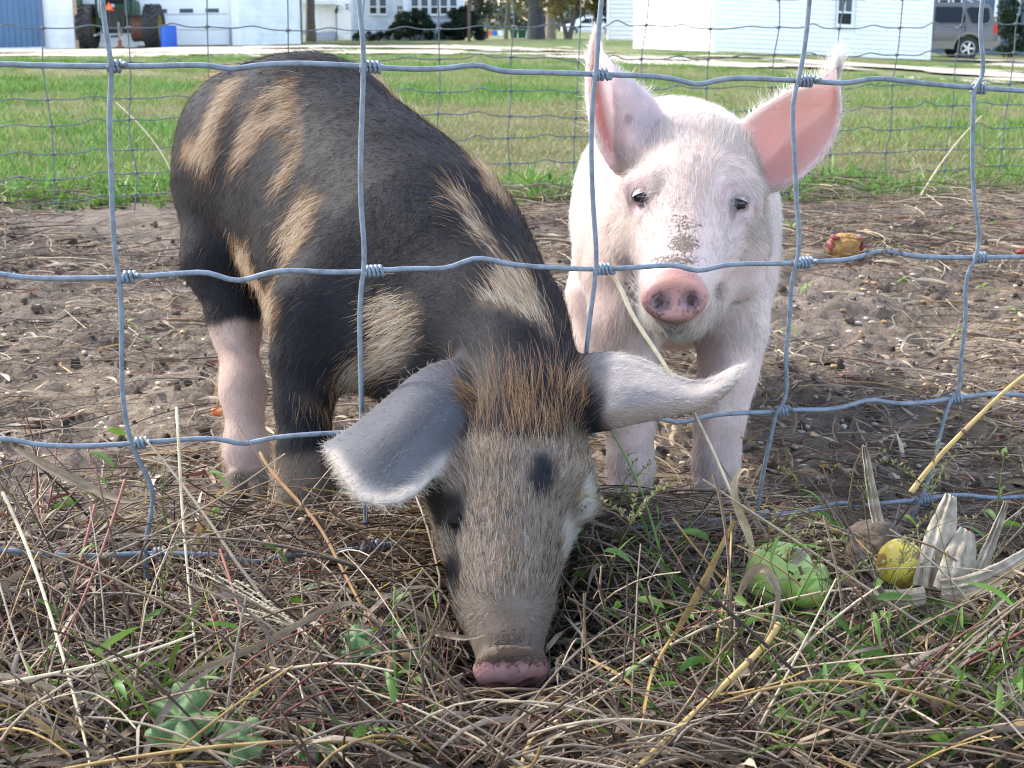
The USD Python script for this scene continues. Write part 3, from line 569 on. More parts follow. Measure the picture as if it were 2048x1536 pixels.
def build_trees():
    g = np.random.default_rng(50)
    EV = leaf_mat('evergreen', (.022, .045, .022), .1); YW = leaf_mat('yew', (.018, .036, .020), .1); OAK = leaf_mat('autumn_leaf', (.10, .105, .022), .35); GRN = leaf_mat('green_leaf', (.05, .085, .025), .35); FAR = leaf_mat('far_leaf', (.06, .075, .05), .2)
    B = lambda px, py, Y: onplane(px, py, Y)
    tree('slim grey tree trunk standing in front of the house porch', B(622, 86, 59), 7.5, .17, cloud(0, 7.5, 5, 4, 16, g, .9, 2), 2600, .12, GRN, 1, lean=(.22, 0))
    tree('massive dark straight tree trunk in the middle of the yard', B(1072, 81, 75), 11, .36, cloud(-.3, 8, 7, 7, 22, g, 1.1, 2.5) + [(-1.2, 0, 2.0, .55), (-.9, .3, 1.5, .4), (-1.4, 0, 2.8, .7), (1.2, .5, 2.6, .8), (-.65, -.3, 1.1, .22)], 5200, .11, OAK, 2, bark=mat('bark_dark', (.075, .075, .08), .95, noise=(5, (.05, .05, .055), .35, .7), bump=(9, .05)), warm=.5)
    tree('short pale tree trunk just right of the massive dark one', B(1101, 80, 77), 6, .24, cloud(.5, 5, 4, 4, 12, g, .9, 2), 1800, .11, OAK, 3, bark=mat('bark_pale', (.24, .20, .16), .95, noise=(6, (.16, .13, .10), .35, .7)), warm=.3)
    tree('low spreading tree whose trunks part in a V close to the ground', B(1136, 82, 70), 3.6, .15, [(-.6, 0, 1.25, .38)] + cloud(.3, 2.7, 4.2, 2.6, 26, g, .62, 1.3), 6500, .085, OAK, 4, stems=2, warm=.45)
    tree('dark conifer with drooping boughs at the right end of the house', B(957, 77, 66), 6, .14, cloud(.1, 2.2, 1.1, 3.6, 18, g, .42, .5) + cloud(.3, 4.5, 1.8, 3, 10, g, .6, .6), 4200, .07, EV, 5)
    tree('thin bare leaning tree against the bright sky gap', B(974, 76, 88), 6, .07, [(.7, 0, 2.8, .35), (1.3, 0, 3.2, .4), (.2, 0, 3.6, .5), (1.9, 0, 2.4, .3), (-.3, 0, 4.6, .9), (1.6, .2, 4.6, .8)], 650, .09, GRN, 6, lean=(.5, 0), limbs=6)
    tree('leafy tree hanging over the yard left of the dark trunk', B(1012, 77, 84), 6, .1, cloud(1.0, 3.6, 3.0, 3.4, 16, g, .6, 1.2), 2600, .09, GRN, 7, warm=.4, lean=(.5, 0))
    tree('dense dark tree behind the white outbuilding corner', B(1192, 80, 72), 6.5, .14, cloud(-.2, 2.9, 2.3, 4.4, 20, g, .6, 1), 4200, .09, EV, 8)
    bush('rounded dark evergreen bush under the house windows', B(826, 80, 60), blob(1.75, 1.18, 46, g, r=.2), 9000, .055, YW, 11)
    bush('broad dark evergreen bush at the right end of the house, behind the pole', B(922, 80, 60), blob(1.8, 1.28, 50, g, r=.22), 9500, .055, YW, 12)
    for k, px in enumerate((716, 738, 757, 778)): bush(('first', 'second', 'third', 'fourth')[k] + ' low plant from the left along the house foundation', B(px, 80, 61), blob(.5, .34, 7, g, r=.1), 420, .045, YW, 20 + k, 'low plants along the house foundation', 'foundation_plant', 'plant')
    bush('narrow dark conifer bush beside the dark house on the right', B(2014, 116, 54), blob(1.1, 2.3, 30, g, r=.24), 4600, .055, EV, 30)
    # distant woods
    mb = MB(); V, F, C = [], [], []; n0 = 0
    for k in range(90):
        px = 930 + 3.8 * k + g.normal(0, 2); Y = g.uniform(170, 230); b = B(px, 60, Y); hgt = g.uniform(2.0, 4.2) * Y / 180
        v, f, c = leaves([(b[0] + g.normal(0, .8), Y + g.normal(0, 2), b[2] + hgt * q) for q in (.15, .4, .65, .85)], [hgt * .28] * 4, 60, .35, g); V.append(v); F.append(f + n0); C.append(c); n0 += len(v)
    obj('far_wood', (np.vstack(V), np.vstack(F)), FAR, None, False, col=np.vstack(C), kind='stuff', label='distant hazy line of woods seen past the house', category='wood')
    p = thing('utility_pole', 'brown wooden pole standing in front of the bush by the house', 'pole'); q = B(938.5, 83, 57)
    obj('shaft', tube([q - [0, 0, .2], q + [0, 0, 2], q + [0, 0, 6.5]], [.065, .06, .05], 10), mat('pole_wood', (.12, .075, .06), .9, noise=(12, (.08, .05, .045), .35, .7)), p); obj('cap', trimesh.creation.cylinder(.07, .04).apply_translation(q + [0, 0, 6.52]), steel_dark, p)
    BG = mat('bin_green', (.012, .085, .055), .5)
    for k, (px, lab) in enumerate(((1028, 'left one of two green wheeled bins beside the massive trunk'), (1044, 'right one of two green wheeled bins beside the massive trunk'))):
        q = B(px, 77.5, 73); t = thing('wheeled_bin', lab, 'bin', 'green wheeled bins in the yard', loc=q)
        s = .20 if k else .17; obj('bin_body', trimesh.convex.convex_hull(np.array([(a * s * w, e * .22 * w, z) for a in (-1, 1) for e in (-1, 1) for w, z in ((.8, .03), (1, .40))])), BG, t)
        obj('lid', trimesh.convex.convex_hull(np.array([(a * (s + .02), e * .25, z) for a in (-1, 1) for e in (-1, 1) for z in (.405, .43)] + [(0, 0, .46)])), BG, t)
        for a in (-1, 1): obj('bin_wheel', trimesh.creation.cylinder(.05, .04).apply_transform(trimesh.geometry.align_vectors([0, 0, 1], [1, 0, 0])).apply_translation([a * s * .7, .2, .05]), RUB, t)
    for px, colr, lab in ((977.5, (.75, .10, .04), 'small orange drum far away by the woods'), (989, (.03, .12, .5), 'small blue drum far away by the woods'), (1000, (.75, .75, .75), 'small white drum far away by the woods')):
        q = B(px, 71, 118); t = thing('far_drum', lab, 'drum', loc=q); m = mat('far_drum_' + lab.split()[1], colr, .5)
        obj('drum', trimesh.creation.revolve(np.array([(.001, 0), (.19, 0), (.2, .03), (.2, .3), (.19, .33), (.001, .33)]), sections=20), m, t, 30); obj('lid', trimesh.creation.cylinder(.205, .03).apply_translation([0, 0, .346]), m, t)
build_barn(); build_shed(); build_house()
CARGREY = mat('car_grey', (.125, .12, .118), .3, spec=.6, metal=.25); CLAD = mat('car_tan', (.20, .175, .15), .45)
build_car('car', 'grey tan off-roader parked half behind the white shed', base(1977, 119, 50), -.06, CARGREY, CLAD)
build_car('car', 'small white car parked far off, seen between the tree trunks', base(1222, 71.5, 150), .1, mat('car_white', (.7, .7, .71), .3, spec=.6), mat('car_white_sill', (.5, .5, .5), .5))
build_tractor(); build_trees()
# ---------------------------------------------------------------- woven wire fences
steel = mat('galvanised_wire', (.185, .222, .268), .5, noise=(140, (.105, .115, .128), .42, .72), spec=.45, metal=.25, bump=(900, .0003))
steel_old = mat('weathered_wire', (.125, .142, .155), .55, noise=(40, (.085, .096, .105), .3, .7), spec=.35, metal=.2)
def coil(p, axis, side, turns=4, r=.0031, wire=.00152, pitch=.0031):
    """Wrapped joint: a short coil round the line wire starting at p, running along axis, its cut end sticking out."""
    n = int(turns * 12) + 1; t = np.linspace(0, turns, n); b = np.cross(axis, side)
    P = p + axis * (t * pitch)[:, None] + r * (np.cos(t * 2 * np.pi)[:, None] * side + np.sin(t * 2 * np.pi)[:, None] * b)
    P = np.vstack([P, P[-1] + axis * .0012 + side * .002 - b * .001, P[-1] + axis * .002 + side * .0035])
    return tube(P, wire, 6)
NA, NX, NY, NLEAN = .252, -.253, .975, -.124
def near_plane(px, py, off=0.0):
    """The near fence's plane along the ray; off moves it towards the camera."""
    n = np.array([math.sin(NA), -math.cos(NA), 0]); up = np.array([-NLEAN * math.sin(NA), NLEAN * math.cos(NA), 1.0]); al = np.array([math.cos(NA), math.sin(NA), 0])
    nn = np.cross(al, up); nn /= np.linalg.norm(nn)
    if nn @ n < 0: nn = -nn
    d = at(px, py, 1.0) - CAM; o = np.array([NX, NY, 0]) + nn * off
    return CAM + d * (((o - CAM) @ nn) / (d @ nn))[..., None]
def build_near_fence():
    W = [[(-260, 124), (0, 128), (219, 132), (267, 133), (342, 131), (396, 129), (431, 134), (461, 138), (496, 133), (547, 128.5), (615, 127), (723, 133), (764, 135), (887, 137), (912, 134), (938, 130), (964, 132), (993, 140), (1044, 144), (1113, 146), (1195, 148), (1241, 151), (1324, 154), (1366, 163), (1395, 169), (1432, 161), (1465, 157), (1531, 158), (1597, 161), (1655, 165), (1697, 165), (1738, 159), (1759, 156), (1800, 161), (1862, 168), (1925, 174), (1966, 176), (2048, 182), (2280, 196)],
         [(-260, 540), (-60, 551), (0, 548), (30, 552), (60, 556), (120, 557), (235, 554), (300, 552), (385, 545), (416, 546), (443, 554), (478, 561), (512, 553), (546, 544), (642, 544), (724, 543), (765, 541), (847, 537), (901, 534), (925, 525), (949, 517), (970, 518), (1000, 524), (1040, 531), (1100, 535), (1195, 538), (1283, 534), (1324, 531), (1357, 532), (1382, 539), (1403, 541), (1432, 534), (1465, 529), (1531, 527), (1593, 526), (1655, 522), (1717, 514), (1759, 503), (1780, 502), (1813, 510), (1862, 514), (1945, 515), (2048, 514), (2280, 512)],
         [(-260, 884), (0, 878), (23, 878), (59, 887), (86, 890), (156, 892), (254, 888), (305, 883), (391, 878), (437, 878), (461, 883), (488, 887), (516, 883), (555, 874), (586, 871), (711, 866), (800, 866), (900, 872), (1010, 876), (1130, 868), (1239, 852), (1290, 840), (1327, 838), (1359, 845), (1396, 837), (1442, 829), (1554, 823), (1591, 820), (1679, 816), (1711, 807), (1739, 800), (1771, 804), (1817, 807), (1905, 797), (1933, 794), (1998, 787), (2048, 792), (2280, 780)],
         [(-260, 1112), (0, 1100), (39, 1103), (109, 1110), (176, 1111), (289, 1108), (328, 1106), (391, 1109), (449, 1112), (492, 1122), (519, 1123), (555, 1114), (605, 1110), (672, 1103), (726, 1095), (765, 1089), (800, 1086), (860, 1088), (950, 1085), (1100, 1070), (1240, 1058), (1359, 1048), (1424, 1041), (1517, 1032), (1563, 1027), (1623, 1020), (1651, 1011), (1683, 1006), (1711, 1010), (1762, 1007), (1841, 999), (1924, 990), (1980, 996), (2048, 993), (2280, 980)],
         [(-260, 1262), (0, 1243), (300, 1222), (760, 1188), (1300, 1150), (1850, 1112), (2280, 1090)],
         [(-260, -172), (230, -168), (480, -160), (720, -166), (960, -156), (1205, -160), (1420, -150), (1634, -152), (1968, -146), (2280, -140)]]
    S = [[(205, -160), (205, 0), (210, 51), (219, 113), (223, 136), (222, 146), (219, 212), (222, 342), (227, 461), (232, 523), (236, 548), (240, 566), (243, 700), (246, 800), (254, 847), (262, 882), (266, 892), (281, 929), (300, 968), (306, 985), (305, 1000), (299, 1042), (291, 1100), (292, 1120), (294, 1160), (296, 1230)],
         [(716, -160), (718, 0), (724, 68), (728, 116), (727, 133), (725, 148), (724, 239), (721, 342), (723, 427), (728, 523), (728, 540), (724, 560), (720, 642), (721, 740), (724, 823), (723, 860), (726, 900), (730, 1000), (731, 1085), (727, 1100), (720, 1190)],
         [(1204, -160), (1203, 0), (1196, 68), (1193, 132), (1192, 150), (1188, 171), (1183, 239), (1184, 342), (1188, 444), (1193, 523), (1192, 542), (1186, 580), (1180, 640), (1172, 720), (1168, 800), (1163, 862), (1155, 960), (1148, 1060), (1142, 1160)],
         [(1634, -160), (1619, 0), (1610, 83), (1600, 150), (1594, 166), (1589, 190), (1588, 290), (1594, 414), (1595, 512), (1592, 530), (1586, 550), (1579, 634), (1572, 730), (1564, 812), (1552, 828), (1547, 845), (1536, 900), (1523, 969), (1512, 1030), (1505, 1130)],
         [(1968, -160), (1965, 0), (1962, 83), (1958, 165), (1950, 180), (1946, 200), (1945, 290), (1951, 414), (1954, 505), (1948, 520), (1939, 540), (1931, 634), (1921, 740), (1913, 788), (1902, 799), (1895, 820), (1868, 918), (1845, 992), (1830, 1020), (1812, 1110)],
         [(-240, -160), (-250, 124), (-252, 400), (-240, 540), (-225, 720), (-215, 884), (-190, 1000), (-180, 1112)], [(2270, -160), (2262, 195), (2258, 400), (2240, 512), (2226, 660), (2200, 781), (2180, 900), (2160, 985)]]
    fence = thing('woven_wire_fence', 'bluish galvanised woven wire fence close in front, with coiled joints, pigs behind it', 'wire fence')
    lines = []
    al = np.array([math.cos(NA), math.sin(NA), 0]); gx = np.random.default_rng(8)
    for w in W:
        P = near_plane(*np.array(w, float).T); ext = lambda p, sg: [p + sg * al * .076 * k + np.array([0, 0, .004 * gx.normal()]) for k in range(1, 13)]
        P = np.vstack([ext(P[0], -1)[::-1], P, ext(P[-1], 1)]); P = smooth_path(P, 400, s=1e-6); lines.append(P)
        obj('line_wire', tube(P, .00178, 8), steel, fence, True)
    stays = [near_plane(*np.array(s, float).T, off=.0028) for s in S]
    for j in range(1, 6): stays += [stays[5] - al * .152 * j + gx.normal(0, .002, (len(stays[5]), 3)), stays[6] + al * .152 * j + gx.normal(0, .002, (len(stays[6]), 3))]
    for k, P in enumerate(stays):
        P = smooth_path(P, 130, s=1e-6)
        obj('stay_wire', tube(P, .00168, 8), steel, fence, True)
        for L in lines[:4] + lines[5:]:
            d = np.linalg.norm(L[:, None] - P[None], axis=2); i, _ = np.unravel_index(d.argmin(), d.shape); i = min(max(i, 2), len(L) - 3)
            ax = L[i + 2] - L[i - 2]; ax /= np.linalg.norm(ax); sd = np.array([math.sin(NA), -math.cos(NA), 0.2]); sd -= (sd @ ax) * ax; sd /= np.linalg.norm(sd)
            obj('wrapped_joint', coil(L[i] + ax * .0008, ax, sd, turns=3 + (k * 7 + len(lines)) % 2 + .25 * ((k * 5) % 3), pitch=.0031 + .00025 * ((k * 3) % 3 - 1)), steel, fence, True)
    bits = MB()                                              # dried mud and fluff caught on the wire
    g = np.random.default_rng(3)
    for _ in range(34):
        p = near_plane(np.array(1762 + 26 * g.normal()), np.array(505.0)); i = np.linalg.norm(lines[1] - p, axis=1).argmin()
        b = trimesh.creation.icosphere(0, .0011 + .001 * g.random()); b.apply_translation(lines[1][i] + g.normal(0, .0015, 3)); bits.mesh(b)
    bits.build('mud_crumbs', mat('wire_mud', (.13, .10, .075), .95), fence, False, kind='stuff', label='dried mud stuck to the second wire')
build_near_fence()

FA, FX, FY, FLEAN = .269, -.898, 2.978, -.089
def build_far_fence():
    H = [.47, .402, .338, .274, .210, .159, .109, .059, .012]; s = .152
    al = np.array([math.cos(FA), math.sin(FA), 0]); pr = np.array([math.sin(FA), -math.cos(FA), 0]); up = np.array([-FLEAN * math.sin(FA), FLEAN * math.cos(FA), 1.0])
    fence = thing('woven_wire_fence', 'grey woven wire fence behind the pigs, thin wires against the green grass', 'wire fence')
    ids = list(range(-5, 20)); g = np.random.default_rng(12)
    fk = {i: x for i, x in enumerate([91, 258, 417, 578, 728, 878, 1022, 1155, 1289, 1417, 1550, 1676, 1792, 1914, 2028])}
    base = []
    for i in ids:
        p = np.array([FX, FY, 0]) + al * i * s
        if i in fk:                                          # slide along the fence to where the photo has this stay
            q = p + up * .274; du = fk[i] - seen(q)[0]; p = p + al * (du / (seen(q + al * .01)[0] - seen(q)[0]) * .01)
        base.append(p)
    base = np.array(base); bend = g.normal(0, .0022, (len(ids), len(H), 3)); bend[..., 2] *= 1.6
    drop = np.interp(ids, [0, 1, 3, 7, 13], [-.006, -.002, 0, -.002, .004])
    N = np.array([[b + up * (h + drop[i] * (h < .3)) + bend[i, j] for j, h in enumerate(H)] for i, b in enumerate(base)])
    for j in range(len(H)):
        pts = []
        for i in range(len(ids) - 1):
            a, b = N[i, j], N[i + 1, j]; pts.append(a)
            for t, k in ((.22, -.0006), (.42, .002), (.55, .0068 * (1 + .3 * g.normal())), (.70, .0022), (.86, -.0004)): pts.append(a + (b - a) * t + np.array([0, 0, k]))
        pts.append(N[-1, j]); obj('line_wire', tube(smooth_path(pts, 420), .0014, 6), steel_old, fence, True)
    for i in range(len(ids)):
        P = np.vstack([N[i] + pr * .0016, [N[i, -1] + np.array([0, 0, -.10])]]); obj('stay_wire', tube(smooth_path(P, 40), .0014, 6), steel_old, fence, True)
        for j in range(len(H)):
            v, f = coil(N[i, j] - al * .004, al, pr, 3, .0024, .0013, .0026); obj('wrapped_joint', (v, f), steel_old, fence, True)
build_far_fence()
# ---------------------------------------------------------------- implicit bodies
from scipy.sparse import coo_matrix, diags
def neighbour_mean(m):
    e = m.edges_unique; n = len(m.vertices); A = coo_matrix((np.ones(2 * len(e)), (np.r_[e[:, 0], e[:, 1]], np.r_[e[:, 1], e[:, 0]])), (n, n)).tocsr()
    return diags(1 / np.maximum(np.asarray(A.sum(1)).ravel(), 1)) @ A
def soften(m, col, n):
    L = neighbour_mean(m)
    for _ in range(n): col = 0.5 * col + 0.5 * (L @ col)
    return col
class Field:
    """Signed distances on a grid, blended smoothly, turned into one closed surface."""
    def __init__(s, lo, hi, h):
        s.h = h; s.lo = np.asarray(lo, float); n = np.ceil((np.asarray(hi) - s.lo) / h).astype(int) + 1
        s.ax = [s.lo[k] + h * np.arange(n[k]) for k in range(3)]
        s.d = np.full(n, 0.25, np.float32)
    def win(s, lo, hi):
        sl = tuple(slice(max(0, int((lo[k] - s.lo[k]) / s.h)), max(0, int((hi[k] - s.lo[k]) / s.h) + 2)) for k in range(3))
        return sl, [s.ax[0][sl[0]][:, None, None], s.ax[1][sl[1]][None, :, None], s.ax[2][sl[2]][None, None, :]]
    def blend(s, sl, d, k, cut=False):
        a = s.d[sl]; d = d.astype(np.float32)
        if cut: d = -d; h = np.maximum(k - np.abs(a - d), 0) / k; s.d[sl] = np.maximum(a, d) + h * h * k * 0.25
        else: h = np.maximum(k - np.abs(a - d), 0) / k; s.d[sl] = np.minimum(a, d) - h * h * k * 0.25
    def cone(s, a, ra, b, rb, k=0.02):
        a, b = np.asarray(a), np.asarray(b); m = max(ra, rb) + k + 3 * s.h
        sl, (x, y, z) = s.win(np.minimum(a, b) - m, np.maximum(a, b) + m)
        ab = b - a; L = max(ab @ ab, 1e-12)
        t = np.clip(((x - a[0]) * ab[0] + (y - a[1]) * ab[1] + (z - a[2]) * ab[2]) / L, 0, 1)
        d = np.sqrt((x - a[0] - t * ab[0]) ** 2 + (y - a[1] - t * ab[1]) ** 2 + (z - a[2] - t * ab[2]) ** 2) - (ra + t * (rb - ra))
        s.blend(sl, d, k)
    def chain(s, joints, k=0.02):
        J = [(at(*j[:3]), j[3] * j[2] / FPX) for j in joints]
        for (a, ra), (b, rb) in zip(J, J[1:]): s.cone(a, ra, b, rb, k)
    def ball(s, px, py, zc, r, k=0.02):
        p = at(px, py, zc); s.cone(p, r * zc / FPX, p, r * zc / FPX, k)
    def ellipsoid(s, c, axes, radii, k=0.01, cut=False):
        m = max(radii) + k + 3 * s.h; c = np.asarray(c)
        sl, (x, y, z) = s.win(c - m, c + m); q = 0; q2 = 0
        for e, r in zip(axes, radii):
            t = (x - c[0]) * e[0] + (y - c[1]) * e[1] + (z - c[2]) * e[2]; q = q + (t / r) ** 2; q2 = q2 + (t / r ** 2) ** 2
        n = np.sqrt(q); d = n * (n - 1) / np.maximum(np.sqrt(q2), 1e-9)
        s.blend(sl, d, k, cut)
    def sheet(s, P, thick, k=0.006):
        """A thin shell round the dense points P with half thickness per point."""
        m = 0.012 + k; sl, (x, y, z) = s.win(P.min(0) - m, P.max(0) + m)
        X = np.stack(np.broadcast_arrays(x, y, z), -1); sh = X.shape[:3]
        d, i = cKDTree(P).query(X.reshape(-1, 3), distance_upper_bound=m * 1.2)
        d = np.where(np.isfinite(d), d, 0.2); th = np.append(thick, 0)[np.minimum(i, len(P))]
        s.blend(sl, (d - th).reshape(sh), k)
    def surface(s, smooth=6):
        D = s.d; S = D < 0; sh = np.array(D.shape) - 1
        c = [S[i:i + sh[0], j:j + sh[1], k:k + sh[2]] for i, j, k in np.ndindex(2, 2, 2)]
        cnt = sum(x.astype(np.uint8) for x in c); mixed = (cnt > 0) & (cnt < 8)
        cell = np.argwhere(mixed); idx = np.full(mixed.shape, -1, np.int64); idx[mixed] = np.arange(len(cell))
        acc = np.zeros((len(cell), 3)); num = np.zeros(len(cell))
        for axis in range(3):
            o = [a for a in range(3) if a != axis]
            for u, v in np.ndindex(2, 2):
                off = np.zeros(3, int); off[o[0]] = u; off[o[1]] = v
                a = cell + off; b = a.copy(); b[:, axis] += 1
                da, db = D[tuple(a.T)], D[tuple(b.T)]; hit = (da < 0) != (db < 0)
                t = np.where(hit, da / np.where(hit, da - db, 1), 0)
                p = a.astype(float); p[:, axis] += t
                acc[hit] += p[hit]; num[hit] += 1
        V = s.lo + s.h * acc / num[:, None]; F = []
        for axis in range(3):
            o = [a for a in range(3) if a != axis]; u, v = np.eye(3, dtype=int)[o[0]], np.eye(3, dtype=int)[o[1]]
            lo = [slice(1, -1)] * 3; lo[axis] = slice(0, -1); hi = list(lo); hi[axis] = slice(1, None)
            A, B = S[tuple(lo)], S[tuple(hi)]
            e = np.argwhere(A != B); start = np.ones(3, int); start[axis] = 0; e = e + start
            flip = A[A != B]
            q = np.stack([idx[tuple((e - w).T)] for w in (0 * u, u, u + v, v)], 1)
            if axis == 1: flip = ~flip
            q[flip] = q[flip][:, ::-1]; F.append(q[:, ::-1])
        F = np.vstack(F); F = np.vstack([F[:, [0, 1, 2]], F[:, [0, 2, 3]]])
        m = trimesh.Trimesh(V, F, process=False); m.remove_unreferenced_vertices()
        if m.volume < 0: m.invert()
        parts = m.split(only_watertight=False); m = max(parts, key=lambda q: len(q.vertices)); V0 = np.array(m.vertices); m = trimesh.Trimesh(V0, m.faces, process=False)
        if smooth:
            L = neighbour_mean(m); V = V0.copy()
            for _ in range(smooth): V = V + 0.5 * (L @ V - V); V = V - 0.45 * (L @ V - V)
            mv = V - V0; n = np.linalg.norm(mv, axis=1, keepdims=True); m.vertices = V0 + mv * np.minimum(1, 0.0011 / (n + 1e-9))
        return m

def ear_sheet(rows, n=90):
    """Control rows (root to tip) of (px, py, zc) -> a dense grid of points and the rim."""
    R = np.array([[at(*p) for p in r] for r in rows]); a, b = R.shape[:2]
    u, v = np.linspace(0, 1, a), np.linspace(0, 1, b); U = np.linspace(0, 1, n)
    P = np.stack([RectBivariateSpline(u, v, R[..., k], kx=min(3, a - 1), ky=min(3, b - 1))(U, U) for k in range(3)], -1)
    return P
def rim_of(P, inner=6):
    """Rim points of an ear and the outward direction there."""
    e = np.concatenate([P[8:, 0], P[-1, 1:-1], P[8:, -1][::-1]]); i = np.concatenate([P[8:, inner], P[-1 - inner, 1:-1], P[8:, -1 - inner][::-1]])
    d = e - i; return e, d / (np.linalg.norm(d, axis=1, keepdims=True) + 1e-9)

RIGHT = np.array([1.0, 0, 0])
def strands(root, nrm, flow, length, lift, k=5, bend=0.5, wild=0.15, seed=1):
    g = np.random.default_rng(seed); n = len(root)
    f = flow - (flow * nrm).sum(1, keepdims=True) * nrm; f /= np.linalg.norm(f, axis=1, keepdims=True) + 1e-9
    f = f + g.normal(0, wild, f.shape); lift = np.broadcast_to(lift, (n,))[:, None]
    d0 = f * (1 - lift) + nrm * lift; d0 /= np.linalg.norm(d0, axis=1, keepdims=True)
    d1 = f * (1 - lift * (1 - bend)) + nrm * lift * (1 - bend) * 0.6; d1 /= np.linalg.norm(d1, axis=1, keepdims=True)
    t = np.linspace(0, 1, k)[None, :, None]; L = np.broadcast_to(length, (n,))[:, None, None]
    side = g.normal(0, 0.10, (n, 1, 3)) * t ** 2
    return root[:, None] + L * (t * d0[:, None] * (1 - t * 0.5) + t * t * 0.5 * d1[:, None] + side) - nrm[:, None] * 0.0008
def flow_at(P, guides):
    """Hair direction from guide strokes (px, py, zc, dx, dy), nearest ones weighing most."""
    G = at(*np.array([g[:3] for g in guides], float).T); D = np.array([g[3] * RIGHT - g[4] * UP for g in guides])
    w = 1 / (np.linalg.norm(P[:, None] - G[None], axis=2) ** 3 + 1e-6)
    return (w[:, :, None] * D[None]).sum(1) / w.sum(1)[:, None]
def paint_noise(V, scale, seed, amp):
    return (meshkit.fbm(V * scale, 3, seed) - 0.5) * 2 * amp

def eye(parent, m, px, py, r, mball, seed=0):
    """A wet dark eyeball set into the head at the seen spot, with its pupil glint left to the light."""
    u, v, z = seen(m.vertices); near = np.hypot(u - px, v - py) < 10
    zc = z[near].min(); c = at(px, py, zc + r * 0.72)
    b = trimesh.creation.icosphere(3, r); b.apply_translation(c)
    obj('eye', b, mball, parent, True); return c
def eyelid(parent, c, r, up, cover, m, name='eyelid'):
    """A thin fold of skin lying over the eyeball: the part of a slightly larger ball on the side of up."""
    b = trimesh.creation.icosphere(4, 1.0); up = np.asarray(up, float) / np.linalg.norm(up); k = np.asarray(b.vertices) @ up
    f = b.faces[(k[b.faces] > cover).all(1)]; v = np.array(b.vertices); v = v * (r * (1.10 + .10 * np.clip(1 - (k - cover) * 5, 0, 1)))[:, None] + c
    q = trimesh.Trimesh(v, f, process=False); q.remove_unreferenced_vertices(); obj(name, q, m, parent, True)
def lids(f, px, py, zc, w, h, tilt, k=0.0035):
    """Eyelid folds: a shallow socket and two soft rolls above and below it."""
    c, s = math.cos(tilt), math.sin(tilt)
    e1, e2 = c * RIGHT + s * UP, -s * RIGHT + c * UP
    f.ellipsoid(at(px, py, zc), (e1, e2, FWD), (w, h, h * 1.2), k, cut=True)
    for sg, r, o_, q_ in ((1, 0.0036, -.0012, .78), (-1, 0.0030, .0002, 1.0)):
        pts = [at(px, py, zc + o_ + .0022 * abs(t) ** 2) + e1 * w * t + e2 * sg * (h * q_ * (1 - t * t) + 0.0022) for t in np.linspace(-1.1, 1.1, 8)]
        for a, b in zip(pts, pts[1:]): f.cone(a, r, b, r, k)
def hoof(f, px, py, zc, r, floor, turn=0.0):
    """Two toes at the end of a leg."""
    p = at(px, py, zc); p[2] = floor
    fw = np.array([math.sin(turn), -math.cos(turn), 0]); sd = np.array([fw[1], -fw[0], 0])
    for sg in (-1, 1):
        f.cone(p + sd * sg * r * 0.55 + np.array([0, 0, r * 1.2]), r * 0.6, p + sd * sg * r * 0.6 + fw * r * 0.9 + np.array([0, 0, r * 0.45]), r * 0.45, 0.003)

def hide(name, rough, spec, sss, scale, radius, mud, bump):
    """Skin: the painted tint, fine pores, and crumbs of dried mud wherever the attribute 'grime' is high."""
    return usdkit.material(stage, '/World/Looks/' + name, {
        'a': ('attribute', {'attribute': 'tint'}), 'gr': ('attribute', {'attribute': 'grime'}), 'tc': ('texture_coordinate', {}), 'n': ('noise_texture', {'scale': 420.0, 'detail': 3.0}), 'n2': ('noise_texture', {'scale': 330.0, 'detail': 4.0, 'roughness': .62}),
        'ad': ('math', {'math_type': 'add'}), 'sb': ('math', {'math_type': 'subtract', 'value2': 1.0}), 'ml': ('math', {'math_type': 'multiply', 'value2': 7.0, 'use_clamp': True}),
        'mx': ('mix', {'mix_type': 'mix', 'color2': mud}), 'b': ('bump', {'strength': bump, 'distance': 0.001}), 'b2': ('bump', {'strength': 0.8, 'distance': 0.0012}),
        'p': ('principled_bsdf', {'roughness': rough, 'specular_ior_level': spec, 'subsurface_weight': sss, 'subsurface_scale': scale, 'subsurface_radius': radius})},
        [('tc.object', 'n.vector'), ('tc.object', 'n2.vector'), ('n2.fac', 'ad.value1'), ('gr.fac', 'ad.value2'), ('ad.value', 'sb.value1'), ('sb.value', 'ml.value1'), ('ml.value', 'mx.fac'), ('a.color', 'mx.color1'), ('mx.color', 'p.base_color'),
         ('n.fac', 'b.height'), ('ml.value', 'b2.height'), ('b.normal', 'b2.normal'), ('b2.normal', 'p.normal')], surface='p.BSDF')
def body_mesh(pig, m, skin, col, grime):
    b = obj('body', m, skin, pig, True, col=col)
    UsdGeom.PrimvarsAPI(b).CreatePrimvar('grime', _T.Color3fArray, 'vertex').Set(Vt.Vec3fArray.FromNumpy(np.repeat(np.clip(grime, 0, 1)[:, None], 3, 1).astype(np.float32)))

